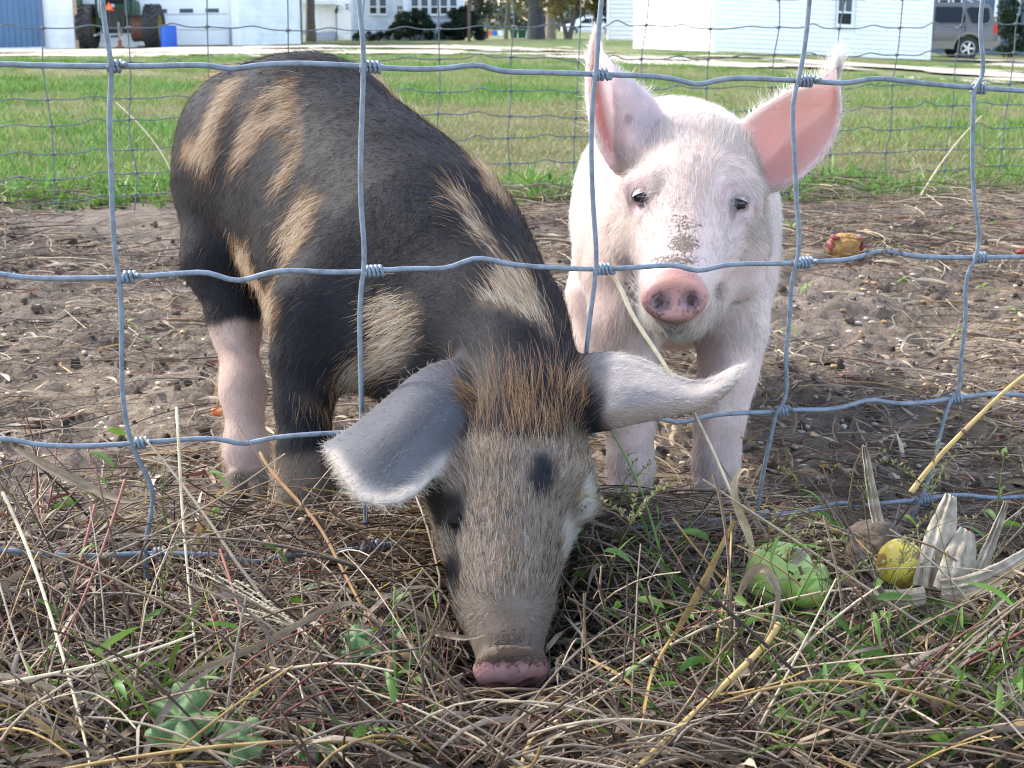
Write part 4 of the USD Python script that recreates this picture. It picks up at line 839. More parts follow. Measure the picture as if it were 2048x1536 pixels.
# ---------------------------------------------------------------- the spotted pig
def build_spotted():
    f = Field((-0.34, 0.78, -0.085), (0.19, 1.62, 0.375), 0.0026)
    f.chain([(535, 310, 1.42, 183), (612, 330, 1.36, 205), (700, 398, 1.29, 197), (772, 462, 1.235, 203), (845, 540, 1.185, 212), (918, 612, 1.14, 168), (983, 665, 1.10, 136), (1030, 735, 1.06, 112)], 0.03)
    f.chain([(640, 450, 1.31, 165), (700, 530, 1.24, 155), (780, 590, 1.19, 150)], 0.03)                     # belly
    f.chain([(450, 385, 1.41, 100), (437, 520, 1.385, 64), (470, 645, 1.37, 43), (486, 780, 1.345, 37), (492, 900, 1.335, 36), (495, 985, 1.325, 33)], 0.022)
    f.chain([(640, 400, 1.45, 100), (615, 560, 1.44, 62), (603, 660, 1.43, 43), (600, 800, 1.40, 36), (597, 965, 1.385, 33)], 0.022)
    f.chain([(720, 560, 1.17, 140), (640, 620, 1.155, 88), (608, 720, 1.15, 53), (607, 810, 1.15, 45), (610, 910, 1.145, 44), (609, 1000, 1.142, 40), (608, 1075, 1.14, 38)], 0.022)
    f.chain([(940, 700, 1.13, 100), (930, 850, 1.16, 48), (925, 960, 1.16, 42), (925, 1070, 1.155, 38)], 0.022)
    f.chain([(760, 680, 1.16, 105), (860, 720, 1.13, 110)], 0.03)                                              # chest
    hoof(f, 495, 1000, 1.322, 0.017, -0.055, 0.1); hoof(f, 597, 980, 1.38, 0.016, -0.055); hoof(f, 608, 1090, 1.138, 0.017, -0.035); hoof(f, 925, 1085, 1.15, 0.016, -0.04)
    # head
    f.chain([(1030, 735, 1.06, 112), (1045, 850, 1.02, 115), (1022, 965, 0.985, 128), (1004, 1090, 0.955, 103), (1009, 1190, 0.93, 86), (1017, 1285, 0.907, 72)], 0.02)
    f.chain([(945, 1000, 1.005, 90), (955, 1090, 0.99, 70)], 0.02); f.chain([(1098, 985, 1.0, 82), (1066, 1090, 0.985, 62)], 0.02)
    f.chain([(1000, 960, 1.06, 120), (1005, 1120, 1.01, 85), (1012, 1230, 0.965, 58), (1017, 1300, 0.935, 42)], 0.02)  # jaw
    f.chain([(892, 985, 0.972, 36), (915, 968, 0.962, 34)], 0.014); f.chain([(1150, 962, 0.972, 36), (1128, 950, 0.962, 34)], 0.014)  # brows
    tip = at(1023, 1346, 0.893); ax = at(1024, 1365, 0.9035) - at(1013, 1240, 0.918); ax /= np.linalg.norm(ax)
    e2 = np.cross(ax, RIGHT); e2 /= np.linalg.norm(e2); e1 = np.cross(e2, ax)
    f.ellipsoid(tip - ax * 0.004, (e1, e2, ax), (0.0235, 0.0175, 0.0085), 0.006)
    f.ellipsoid(tip + ax * 0.001, (e1, e2, ax), (0.0222, 0.0162, 0.0075), 0.002)
    for sg in (-1, 1): f.ellipsoid(tip + ax * 0.008 + e1 * 0.0085 * sg + e2 * 0.002, (e1, e2, ax), (0.004, 0.005, 0.007), 0.003, cut=True)
    for k, (y, w) in enumerate(((1312, 60), (1296, 52))):                                                    # creases on top of the snout
        p = [at(1018 + t * w, y + 6 * t * t, 0.876 + 0.012 * t * t) for t in np.linspace(-1, 1, 7)]
        for a, b in zip(p, p[1:]): f.cone(a, 0.0012, b, 0.0012, 0.004)
    lids(f, 908, 1040, 0.9670, 0.0080, 0.0036, -0.9)
    lids(f, 1166, 1012, 0.972, 0.0085, 0.0042, 0.9)
    L = ear_sheet([[(960, 745, 1.045), (955, 790, 1.015), (950, 830, 1.0), (935, 872, 0.995)],
                   [(860, 738, 1.02), (868, 800, 0.975), (884, 860, 0.962), (893, 905, 0.968)],
                   [(780, 797, 1.005), (795, 860, 0.958), (815, 925, 0.948), (845, 970, 0.944)],
                   [(705, 858, 1.0), (718, 908, 0.962), (745, 958, 0.950), (785, 1004, 0.936)],
                   [(655, 886, 1.005), (668, 918, 0.978), (692, 958, 0.956), (722, 998, 0.942)]])
    R = ear_sheet([[(1130, 735, 1.05), (1155, 770, 1.02), (1175, 815, 1.0), (1190, 852, 1.005)],
                   [(1210, 712, 1.045), (1225, 750, 0.995), (1238, 800, 0.98), (1243, 845, 0.99)],
                   [(1290, 727, 1.045), (1300, 758, 1.0), (1308, 795, 0.98), (1312, 832, 0.985)],
                   [(1370, 764, 1.035), (1378, 780, 0.998), (1386, 798, 0.98), (1392, 816, 0.982)],
                   [(1432, 757, 1.025), (1438, 766, 1.0), (1444, 776, 0.985), (1447, 788, 0.985)],
                   [(1480, 733, 1.025), (1479, 741, 1.01), (1476, 751, 1.0), (1470, 762, 0.995)]])
    th = np.repeat(np.interp(np.linspace(0, 1, 90), [0, .3, 1], [0.0045, 0.0030, 0.0023]), 90)
    f.sheet(L.reshape(-1, 3), th, 0.010); f.sheet(R.reshape(-1, 3), th, 0.010)
    f.chain([(480, 235, 1.46, 20), (430, 250, 1.50, 14), (395, 300, 1.52, 10), (385, 345, 1.52, 7), (395, 372, 1.515, 5)], 0.01)    # tail
    m = f.surface(); V = np.asarray(m.vertices); N = np.asarray(m.vertex_normals)
    u, v, z = seen(V); front = (N * (CAM - V)).sum(1) > -0.02
    w1, w2 = paint_noise(V, 60, 3, 9), paint_noise(V, 60, 9, 9); w3 = paint_noise(V, 190, 5, 8)
    x, y = u + w1 + w3, v + w2 - w3
    BLACK, TAN, PALE, ORANGE, PINK, GRIZ, MUD, SNOUT, EARD, EARL, WHITE = range(11)
    c = np.zeros(len(V), int); body = z > 1.035
    spots = meshkit.fbm(V * 11 + 4, 2, 77); c[(~front) & (spots > 0.63) & body] = TAN
    def fill(cls, poly, zr=(1.0, 2.0)):
        c[inside(poly, x, y) & front & (z > zr[0]) & (z < zr[1])] = cls
    fill(TAN, [(458, 165), (496, 148), (468, 195), (446, 240), (436, 300), (430, 338), (412, 322), (388, 310), (362, 302), (366, 284), (398, 275), (418, 240), (440, 195)])
    fill(TAN, [(590, 146), (558, 165), (518, 195), (493, 245), (466, 325), (468, 338), (502, 312), (532, 264), (550, 250), (576, 242), (588, 266), (583, 312), (558, 352), (550, 384), (582, 360), (602, 300), (604, 250), (594, 205)])
    fill(BLACK, [(525, 205), (560, 195), (560, 222), (530, 238)])
    fill(TAN, [(606, 372), (652, 390), (626, 434), (630, 458), (608, 488), (576, 520), (553, 473), (570, 443), (597, 402)])
    fill(TAN, [(463, 468), (495, 490), (510, 546), (555, 600), (560, 650), (535, 620), (502, 575), (474, 520)])
    fill(PALE, [(895, 366), (914, 376), (947, 408), (978, 456), (1004, 505), (986, 514), (950, 472), (908, 415)])
    fill(TAN, [(955, 325), (985, 345), (1030, 420), (1010, 420), (975, 365)])
    fill(PALE, [(940, 592), (985, 578), (1005, 530), (1062, 545), (1098, 640), (1116, 690), (1062, 650), (1005, 616), (960, 615)])
    fill(PALE, [(770, 578), (828, 585), (850, 628), (842, 683), (808, 737), (740, 762), (690, 790), (672, 740), (737, 706), (758, 655), (728, 612)])
    fill(TAN, [(640, 752), (700, 790), (735, 830), (690, 800), (650, 775)]); fill(TAN, [(588, 782), (660, 815), (660, 845), (610, 812)])
    fill(PINK, [(400, 655), (470, 640), (560, 650), (560, 1100), (400, 1100)], (1.29, 1.42)); fill(PINK, [(565, 700), (640, 700), (640, 1100), (560, 1100)], (1.34, 1.5))
    fill(MUD, [(540, 915), (680, 900), (680, 1120), (540, 1120)], (1.08, 1.2)); fill(MUD, [(860, 900), (990, 900), (990, 1120), (860, 1120)], (1.11, 1.2))
    hd = (z < 1.055) & (y > 700)
    c[hd & (y > 872 + 3.2 * w2)] = GRIZ
    k = hd & (c != GRIZ) & (y > 770) & (meshkit.fbm(V * 45, 3, 8) > 0.36) & (np.abs(x - 1045) < 125); c[k] = ORANGE
    def blot(cls, px, py, rx, ry): c[hd & (((x - px) / rx) ** 2 + ((y - py) / ry) ** 2 < 1)] = cls
    blot(BLACK, 1085, 952, 29, 46); blot(BLACK, 1000, 835, 24, 40); blot(BLACK, 898, 1030, 34, 46); blot(BLACK, 905, 1150, 16, 42); blot(BLACK, 860, 985, 26, 40); blot(BLACK, 1100, 820, 30, 34)
    blot(WHITE, 1140, 1130, 20, 90); blot(WHITE, 1176, 1000, 14, 44)
    c[hd & (((x - 1015) / 62) ** 2 + ((y - 1292) / 85) ** 2 < 1)] = MUD
    s = (V - tip) @ ax; c[(s > -0.0085) & (z < 0.93)] = SNOUT
    near = lambda P: cKDTree(P.reshape(-1, 3)[::3]).query(V)[0]
    dl, dr = near(L[12:]), near(R[12:])
    c[dl < 0.006] = EARD; c[dr < 0.006] = EARL
    rl = cKDTree(rim_of(L)[0]).query(V)[0]; lower = (dl < 0.006) & (rl < 0.006 + 0.003 * w3 / 10) & (v > 900); c[lower] = WHITE
    ero = (dr < 0.006) & (u < 1215 + w1); c[ero] = EARD
    skin = np.array([(.012, .012, .0145), (.075, .048, .030), (.075, .060, .048), (.022, .018, .016), (.36, .255, .215), (.14, .11, .088), (.11, .085, .066), (.41, .225, .215), (.045, .047, .056), (.34, .295, .265), (.34, .30, .265)])
    col = skin[c]; tone = 1 + paint_noise(V, 35, 21, 0.35) + paint_noise(V, 260, 22, 0.3); col = col * np.clip(tone, 0.4, 1.8)[:, None]
    dirt = (c == SNOUT) & (meshkit.fbm(V * 300, 3, 4) + 0.35 * (v < 1325) > 0.60); col[dirt] = (.13, .09, .07)
    col[(c == SNOUT) & (((u - 1028) / 9) ** 2 + ((v - 1350) / 14) ** 2 < 1)] = (.06, .05, .055)
    pit = np.zeros(len(V), bool)
    for sg in (-1, 1): pit |= np.linalg.norm(V - (tip + ax * 0.008 + e1 * 0.0085 * sg + e2 * 0.002), axis=1) < 0.006
    col[pit] = (.10, .05, .045)
    hoofm = (V[:, 2] < -0.025) & (z > 1.05); col[hoofm] = (.10, .08, .06)
    gl = (dl < .006) & (c == EARD); gw = np.clip(1 - rl / .045, 0, 1) ** 1.2 * np.clip((v - 780) / 160, 0, 1); gw = (gw * gl * .75 + .25 * gl * meshkit.fbm(V * 90, 3, 15))[:, None]; col = col * (1 - gw) + np.array([.115, .116, .128]) * gw
    ge = ((dr < .006) & (c == EARL))[:, None] * np.clip(meshkit.fbm(V * 50, 3, 16) * 2.4 - .75 + np.clip((1260 - u) / 90, 0, 1) * .8, 0, 1)[:, None] * .85; col = col * (1 - ge) + np.array([.11, .105, .115]) * ge
    gu = ((dr < .006) & (v > np.interp(u, [1195, 1310, 1400, 1470], [822, 808, 800, 765])))[:, None] * .6; col = col * (1 - gu) + np.array([.20, .13, .095]) * gu
    col = soften(m, col, 5)
    pig = thing('pig', 'black pig with tan spots and stripes, head pushed out through the near wire fence', 'pig')
    grime = np.where(hd, .43 * np.exp(-(((u - 1018) / 64) ** 2 + ((v - 1285) / 55) ** 2)) + .14 * (v > 1080), 0) + np.where(c == SNOUT, .14 + .30 / (1 + np.exp((v - 1318 + 14 * np.cos((u - 1022) / 26)) / 7)), 0) + np.where((c == MUD) & ~hd, .38, 0) + .30 * np.clip((.04 - V[:, 2]) / .08, 0, 1) * (z > 1.05)
    body_mesh(pig, m, hide('pig_hide', .65, .10, .04, .004, (1, .5, .4), (.085, .062, .045), .35), col, grime)
    ball = mat('eye_dark', (.008, .006, .006), 0.3, spec=0.2)
    lidd = mat('lid_dark', (.014, .012, .012), .8, spec=.04)
    c_ = eye(pig, m, 912, 1042, 0.0046, ball); eyelid(pig, c_, .0046, UP - .5 * RIGHT, .05, lidd); eyelid(pig, c_, .0046, -UP - .3 * RIGHT, .45, lidd)
    b_ = trimesh.creation.icosphere(3, .0050); b_.apply_translation(at(1174, 1018, .996)); obj('eye', b_, ball, pig, True)
    # coat
    guides = [(450, 220, 1.40, -.5, 1), (400, 330, 1.40, -.5, 1), (480, 330, 1.36, -.55, .9), (560, 280, 1.30, -.6, .8), (600, 460, 1.25, -.7, .75), (650, 160, 1.36, -.9, .5), (760, 250, 1.25, -.85, .4), (820, 400, 1.10, -.8, .5), (860, 520, 1.0, -.7, .5),
              (780, 650, 1.05, -.85, .45), (690, 760, 1.07, -.8, .3), (930, 430, 1.05, -.45, -.8), (980, 370, 1.12, -.4, -.9), (1040, 590, 1.02, -.3, -.95), (950, 620, 1.02, -.5, -.7), (1045, 790, .99, -.05, -1), (1000, 840, .97, -.1, -1), (1100, 840, .97, .12, -1),
              (1020, 960, .94, 0, -1), (1010, 1080, .92, 0, -1), (1012, 1180, .905, 0, -1), (950, 1170, .92, -.5, -.8), (1080, 1170, .92, .5, -.8), (1012, 1260, .89, 0, .9), (960, 1270, .90, -.6, .5), (1070, 1270, .9, .6, .5),
              (880, 1010, .96, -.7, -.6), (870, 1090, .98, -.8, -.3), (1165, 980, .97, .6, -.8), (1140, 1100, .97, .7, -.5), (490, 800, 1.31, 0, 1), (490, 920, 1.3, 0, 1), (610, 850, 1.12, 0, 1), (610, 980, 1.11, 0, 1), (530, 600, 1.3, -.2, 1),
              (900, 800, .98, -.7, .5), (800, 900, .95, -.8, .6), (1220, 770, .99, 1, -.1), (1330, 785, .98, 1, .1)]
    P, fi = trimesh.sample.sample_surface(m, 330000, seed=5); P = np.asarray(P); Nf = np.asarray(m.face_normals)[fi]
    vi = cKDTree(V).query(P)[1]; Nf = Nf * 0.4 + N[vi] * 0.6; Nf /= np.linalg.norm(Nf, axis=1, keepdims=True)
    g = np.random.default_rng(31); cl = c[cKDTree(V).query(P + g.normal(0, 1, P.shape) * np.where(seen(P)[2] < 1.04, 0.0022, .0058)[:, None])[1]]; cl = np.where((c[vi] >= 7) | (cl == 7), c[vi], cl); pu, pv, pz = seen(P); rnd = g.random(len(P)); fl = flow_at(P, guides)
    vis = (Nf * (CAM - P)).sum(1) > -0.25
    mats = {'black': hair_mat('bristle_black', (.011, .0105, .0115), 0.6, 0.0, spec=.05), 'brown': hair_mat('bristle_brown', (.085, .052, .032), 0.5, 0.1), 'tan': hair_mat('bristle_tan', (.40, .26, .145), 0.45, 0.25), 'orange': hair_mat('bristle_orange', (.25, .138, .068), 0.45, 0.25),
            'cream': hair_mat('bristle_cream', (.52, .43, .32), 0.45, 0.3), 'white': hair_mat('bristle_white', (.64, .60, .54), 0.45, 0.35), 'grey': hair_mat('bristle_grey', (.40, .35, .285), 0.45, 0.3)}
    mid = soften(m, ((c == TAN) | (c == PALE)).astype(float)[:, None], 22)[:, 0][vi]; core = np.clip((mid - .45) / .4, 0, 1)
    recipe = {BLACK: [('black', .56, .0070, .17), ('brown', .11, .0075, .20)], TAN: [('cream', .50, .013, .30), ('tan', .24, .014, .30), ('orange', .20, .016, .34), ('brown', .06, .014, .3)], PALE: [('white', .22, .014, .30), ('cream', .40, .015, .30), ('tan', .20, .017, .36), ('brown', .08, .014, .3)],
              ORANGE: [('orange', .20, .020, .40), ('tan', .09, .021, .42), ('brown', .17, .017, .4), ('black', .2, .007, .3)], PINK: [('cream', .42, .006, .2), ('white', .2, .006, .2)], GRIZ: [('grey', .32, .0095, .26), ('tan', .12, .010, .28), ('brown', .22, .010, .26), ('cream', .10, .009, .28), ('black', .16, .008, .26)],
              MUD: [('brown', .20, .005, .25), ('grey', .18, .005, .25)], EARD: [('black', .16, .0045, .2), ('grey', .09, .0045, .22)], EARL: [('white', .45, .006, .22), ('cream', .2, .006, .25)], WHITE: [('white', .5, .007, .25), ('grey', .25, .008, .25)]}
    got = {k: [] for k in mats}
    for cls, items in recipe.items():
        base = 0.0
        for key, share, ln, lift in items:
            i = np.nonzero((cl == cls) & (rnd >= base) & (rnd < base + share) & (vis | (rnd < base + share * .3)))[0]; base += share
            if not len(i): continue
            if cls in (TAN, PALE):                          # pale in the middle of a patch, darker and thinner towards its edge
                q = g.random(len(i)); i = i[q < (core[i] * .95 + .12 if key in ('cream', 'white') else 1.0 - core[i] * (.75 if key in ('orange', 'brown') else .25))]
            ll = ln * (0.55 + 0.75 * g.random(len(i)))
            fade = np.clip((1330 - pv[i]) / 160, 0.25, 1) if cls in (GRIZ, MUD) else 1.0
            got[key].append(strands(P[i], Nf[i], fl[i], ll * fade, lift * (0.6 + 0.8 * g.random(len(i))), 4 if ln < .008 else 6, seed=cls * 7 + len(got[key])) if ln >= .008 or True else None)
    # stray bristles along the back and crown
    i = np.nonzero((cl == BLACK) & (pz > 1.03) & vis & (rnd > 0.988))[0]; got['brown'].append(strands(P[i], Nf[i], fl[i], 0.016, 0.32, 6, seed=90))
    i = np.nonzero((pz < 1.06) & (pv > 715) & (pv < 905) & (np.abs(pu - 1050) < 105) & vis & (rnd > 0.945) & (cl != EARD) & (cl != EARL))[0]; got['orange'].append(strands(P[i], Nf[i], fl[i], 0.022, 0.45, 6, seed=91))
    for E_ in (L, R):
        e, d = rim_of(E_); j = g.integers(0, len(e), 1100); L_ = (0.003 + 0.0055 * g.random(1100))[:, None, None]
        s_ = e[j][:, None] + np.linspace(0, 1, 4)[None, :, None] * L_ * (d[j] + g.normal(0, .4, (1100, 3)))[:, None]; got['white'].append(s_[:500]); got['grey'].append(s_[500:])
    for key, lst in got.items():
        for kk in (4, 6):
            S = [s_ for s_ in lst if s_.shape[1] == kk]
            if S:
                S = np.concatenate(S); w = (0.00016 if kk == 4 else 0.00021) * np.linspace(1, 0.35, kk)
                curves('coat_hair', S, w, mats[key], pig, kind='stuff')
    # lashes over the seen eye
    return m

# ---------------------------------------------------------------- the white pig
def build_white():
    f = Field((-0.02, 1.05, -0.085), (0.34, 1.98, 0.40), 0.0026)
    f.chain([(1342, 372, 1.74, 174), (1346, 397, 1.64, 186), (1350, 436, 1.52, 195), (1354, 495, 1.40, 189), (1360, 498, 1.34, 172)], 0.03)
    f.chain([(1252, 570, 1.34, 83), (1250, 660, 1.325, 62), (1251, 740, 1.315, 49), (1258, 835, 1.31, 42), (1262, 930, 1.305, 37), (1261, 990, 1.30, 34)], 0.022)
    f.chain([(1462, 570, 1.34, 87), (1465, 660, 1.325, 61), (1455, 750, 1.315, 49), (1438, 840, 1.31, 42), (1432, 930, 1.31, 37), (1430, 990, 1.305, 34)], 0.022)
    f.chain([(1240, 480, 1.70, 100), (1200, 590, 1.69, 60), (1190, 680, 1.69, 34), (1196, 780, 1.66, 28), (1198, 870, 1.65, 26)], 0.022)
    f.chain([(1440, 480, 1.70, 100), (1450, 600, 1.69, 56), (1448, 680, 1.69, 34), (1440, 780, 1.66, 28), (1440, 870, 1.65, 26)], 0.022)
    hoof(f, 1261, 1000, 1.298, 0.016, -0.055); hoof(f, 1430, 1000, 1.30, 0.016, -0.055); hoof(f, 1198, 880, 1.648, 0.015, -0.055); hoof(f, 1440, 880, 1.648, 0.015, -0.055)
    f.chain([(1375, 430, 1.34, 165), (1392, 365, 1.27, 118)], 0.03)
    f.chain([(1392, 345, 1.255, 112), (1388, 425, 1.225, 124), (1372, 500, 1.19, 92), (1355, 565, 1.145, 64), (1350, 590, 1.125, 60)], 0.02)
    f.chain([(1286, 500, 1.245, 66), (1286, 542, 1.25, 56)], 0.022); f.chain([(1472, 500, 1.25, 68), (1474, 548, 1.255, 56)], 0.022)
    f.chain([(1368, 580, 1.235, 92), (1360, 615, 1.185, 55), (1354, 638, 1.145, 27)], 0.018)
    f.chain([(1266, 368, 1.212, 20), (1304, 362, 1.200, 20)], 0.016); f.chain([(1496, 380, 1.218, 20), (1456, 368, 1.203, 20)], 0.016)
    tip = at(1350, 596, 1.108); ax = -FWD - 0.16 * UP - 0.02 * RIGHT; ax /= np.linalg.norm(ax); e1 = RIGHT + 0.06 * UP - ((RIGHT + 0.06 * UP) @ ax) * ax; e1 /= np.linalg.norm(e1); e2 = np.cross(ax, e1)
    if e2 @ UP < 0: e2 = -e2
    f.ellipsoid(tip - ax * 0.006, (e1, e2, ax), (0.0255, 0.0178, 0.010), 0.006)
    f.ellipsoid(tip + ax * 0.0, (e1, e2, ax), (0.0240, 0.0160, 0.006), 0.003)
    f.ellipsoid(tip + ax * 0.0075, (e1, e2, ax), (0.0205, 0.0125, 0.006), 0.003, cut=True)
    pits = [tip + e1 * 0.0118 * sg - e2 * 0.0025 for sg in (-1, 1)]
    for q in pits: f.ellipsoid(q + ax * 0.002, (e1, e2, ax), (0.0052, 0.0056, 0.010), 0.003, cut=True)
    lids(f, 1281, 394, 1.2085, 0.0085, 0.0046, -0.5)
    lids(f, 1478, 407, 1.2120, 0.0085, 0.0046, 0.5)
    L = ear_sheet([[(1238, 342, 1.285), (1258, 332, 1.270), (1285, 305, 1.240), (1328, 265, 1.265)],
                   [(1191, 265, 1.262), (1218, 275, 1.278), (1249, 250, 1.240), (1318, 226, 1.268)],
                   [(1176, 182, 1.256), (1198, 192, 1.274), (1226, 174, 1.238), (1282, 178, 1.264)],
                   [(1180, 110, 1.254), (1190, 116, 1.264), (1205, 118, 1.242), (1223, 134, 1.256)],
                   [(1187, 80, 1.252), (1191, 78, 1.254), (1196, 81, 1.250), (1201, 86, 1.252)]])
    R = ear_sheet([[(1462, 275, 1.27), (1488, 305, 1.30), (1510, 342, 1.305), (1520, 378, 1.275)],
                   [(1530, 214, 1.24), (1548, 258, 1.30), (1565, 312, 1.31), (1580, 364, 1.27)],
                   [(1590, 181, 1.23), (1605, 226, 1.285), (1625, 270, 1.29), (1641, 313, 1.262)],
                   [(1640, 162, 1.235), (1650, 195, 1.268), (1662, 222, 1.275), (1675, 246, 1.258)],
                   [(1668, 137, 1.24), (1671, 145, 1.25), (1673, 155, 1.254), (1675, 166, 1.252)]])
    th = np.repeat(np.interp(np.linspace(0, 1, 90), [0, .3, 1], [0.0045, 0.0030, 0.0023]), 90)
    f.sheet(L.reshape(-1, 3), th, 0.010); f.sheet(R.reshape(-1, 3), th, 0.010)
    f.chain([(1342, 330, 1.82, 20), (1345, 300, 1.90, 14), (1375, 270, 1.95, 10), (1395, 300, 1.95, 8), (1375, 320, 1.95, 6)], 0.01)
    m = f.surface(); V = np.asarray(m.vertices); N = np.asarray(m.vertex_normals)
    u, v, z = seen(V); w1, w2, w3 = paint_noise(V, 60, 3, 14), paint_noise(V, 60, 9, 14), paint_noise(V, 220, 5, 10)
    x, y = u + w1, v + w2
    col = np.tile(np.array([.45, .335, .305]), (len(V), 1)) * np.clip(1 + paint_noise(V, 30, 2, .10) + paint_noise(V, 200, 6, .08), .7, 1.2)[:, None]
    def tintto(mask, c, a=1.0): col[mask] = col[mask] * (1 - a) + np.array(c) * a
    near = lambda P: cKDTree(P.reshape(-1, 3)[::3]).query(V)[0]
    dl, dr = near(L[8:]), near(R[8:]); face = (N * (CAM - V)).sum(1) > 0
    tintto((dl < .007) | (dr < .007), (.70, .49, .47), .9)
    k_ = (dl < .007) & (u > 1226 + w1 * .5) & (v > 125); tintto(k_, (.58, .39, .36), .7); al_ = np.clip(meshkit.fbm(V * 38, 3, 91) * 2.2 - .35, 0, 1)[:, None] * k_[:, None] * .75; col = col * (1 - al_) + np.array([.20, .165, .17]) * al_
    tintto((((u - 1256) / 9) ** 2 + ((v - 238) / 12) ** 2 < 1) & (dl < .02), (.15, .10, .09), .85)
    hd = z < 1.30
    for ex, ey in ((1281, 395), (1478, 408)):
        r = np.hypot((x - ex) / 1.1, y - ey); tintto(hd & (r < 44), (.44, .28, .30), .6); tintto(hd & (np.hypot(u - ex, (v - ey) * 1.1) < 21), (.07, .05, .05), .9); ix = ex + (12 if ex < 1380 else -12); tintto(hd & (np.hypot((u - ix) * 2.2, v - ey - 16) < 18), (.10, .07, .07), .8)
    tintto(hd & (np.hypot((x - 1290) / 1.4, y - 415) < 34) & (meshkit.fbm(V * 200, 2, 12) > .52), (.22, .15, .14), .6)
    s = (V - tip) @ ax; disc = (s > -0.0075) & (np.linalg.norm((V - tip) - s[:, None] * ax, axis=1) < .029); tintto(disc, (.34, .175, .155))
    for q in pits:
        r = np.linalg.norm(V - q, axis=1); tintto(r < .0085, (.10, .06, .055), .85); tintto(r < .0055, (.42, .30, .36), .9)
    tintto(disc & (s > .001) & (((V - tip) @ e2) > .011), (.46, .22, .155), .8)  # warm light painted onto the upper rim of the snout disc
    tintto(hd & (v > 640) & (np.hypot((x - 1353) / 1.2, y - 655) < 26), (.12, .10, .08), .7)
    low = np.clip((.05 - V[:, 2]) / .11, 0, 1)[:, None] * (z > 1.2)[:, None] * (.45 + .55 * meshkit.fbm(V * 50, 3, 81))[:, None]; col = col * (1 - low) + np.array([.15, .115, .09]) * low
    leg = (v > 690) & (z > 1.25); tintto(leg & (meshkit.fbm(V * 70, 3, 71) > .52), (.52, .38, .34), .5)
    col = soften(m, col, 2)
    pig = thing('pig', 'white pig with upright pink ears standing behind the wire, facing the camera', 'pig')
    gx = lambda cx, cy, sx, sy: np.exp(-(((u - cx) / sx) ** 2 + ((v - cy) / sy) ** 2))
    grime = np.where(hd & face, np.maximum.reduce([.72 * gx(1366, 488, 52, 40), .56 * gx(1365, 450, 66, 60), .43 * gx(1360, 405, 90, 75), .66 * gx(1352, 520, 92, 20), .60 * gx(1262, 575, 30, 45), .60 * gx(1440, 585, 30, 45), .48 * gx(1350, 560, 125, 70), .42 * gx(1285, 425, 34, 30), .38 * gx(1485, 450, 34, 36), .55 * gx(1353, 655, 34, 16)]), 0)
    grime = np.where(disc, .40 + .10 * gx(1310, 610, 30, 25) + .10 * gx(1390, 620, 30, 22) - .22 * (((V - tip) @ e2) > .009), grime) + np.where((dl < .007) & (u > 1230 + w1) & (v > 140), .30 * np.clip(meshkit.fbm(V * 45, 2, 90) * 2 - .4, 0, 1), 0) + .22 * np.clip((.08 - V[:, 2]) / .12, 0, 1) * (z > 1.2)
    body_mesh(pig, m, hide('pig_pink_skin', .55, .3, .2, .0022, (1, .6, .5), (.12, .092, .070), .4), col, grime)
    ball = mat('eye_wet', (.010, .008, .009), 0.07, spec=0.6)
    lidm = mat('lid_pink', (.40, .275, .265), .6, noise=(300, (.26, .17, .165), .4, .7))
    for ex, ey, sg in ((1282, 394, -1), (1477, 407, 1)):
        c_ = eye(pig, m, ex, ey, 0.0062, ball); eyelid(pig, c_, .0062, UP + .30 * sg * RIGHT + .10 * FWD, .20, lidm); eyelid(pig, c_, .0062, -UP + .2 * sg * RIGHT + .15 * FWD, .58, lidm)
    guides = [(1350, 540, 1.13, 0, -1), (1370, 470, 1.16, 0, -1), (1390, 400, 1.2, 0, -1), (1390, 320, 1.22, 0, -1), (1320, 300, 1.22, -.4, -1), (1450, 300, 1.22, .4, -1), (1260, 440, 1.22, -.8, .3), (1500, 450, 1.22, .8, .3), (1240, 540, 1.22, -.7, .6), (1510, 550, 1.23, .7, .6),
              (1300, 600, 1.2, -.5, .8), (1420, 610, 1.2, .5, .8), (1355, 660, 1.15, 0, 1), (1170, 450, 1.5, -.2, 1), (1550, 500, 1.45, .2, 1), (1370, 210, 1.7, .1, -.6), (1250, 750, 1.29, 0, 1), (1450, 750, 1.29, 0, 1), (1260, 900, 1.28, 0, 1), (1430, 900, 1.28, 0, 1), (1350, 650, 1.3, 0, 1),
              (1200, 180, 1.26, -.2, -1), (1240, 250, 1.23, .2, -1), (1600, 250, 1.27, .8, -.3), (1550, 320, 1.28, .7, .1), (1640, 190, 1.26, .7, -.7), (1475, 365, 1.2, .3, .9), (1285, 350, 1.2, -.3, .9)]
    P, fi = trimesh.sample.sample_surface(m, 200000, seed=15); P = np.asarray(P)
    vi = cKDTree(V).query(P)[1]; Nf = np.asarray(m.face_normals)[fi] * .4 + N[vi] * .6; Nf /= np.linalg.norm(Nf, axis=1, keepdims=True)
    pu, pv, pz = seen(P); g = np.random.default_rng(32); rnd = g.random(len(P)); fl = flow_at(P, guides); vis = (Nf * (CAM - P)).sum(1) > -0.3
    white = hair_mat('bristle_snow', (.65, .625, .58), 0.4, 0.35, 0.18); cream = hair_mat('bristle_ivory', (.42, .36, .285), 0.4, 0.35, 0.25)
    ear = (dl[vi] < .009) | (dr[vi] < .009); dd = disc[vi]; head = (pz < 1.30) & (pv < 690) & ~ear; nose = np.clip((575 - pv) / 120, .22, 1)
    lidz = (np.hypot(pu - 1282, pv - 394) < 26) | (np.hypot(pu - 1477, pv - 406) < 26)
    A, B = [], []
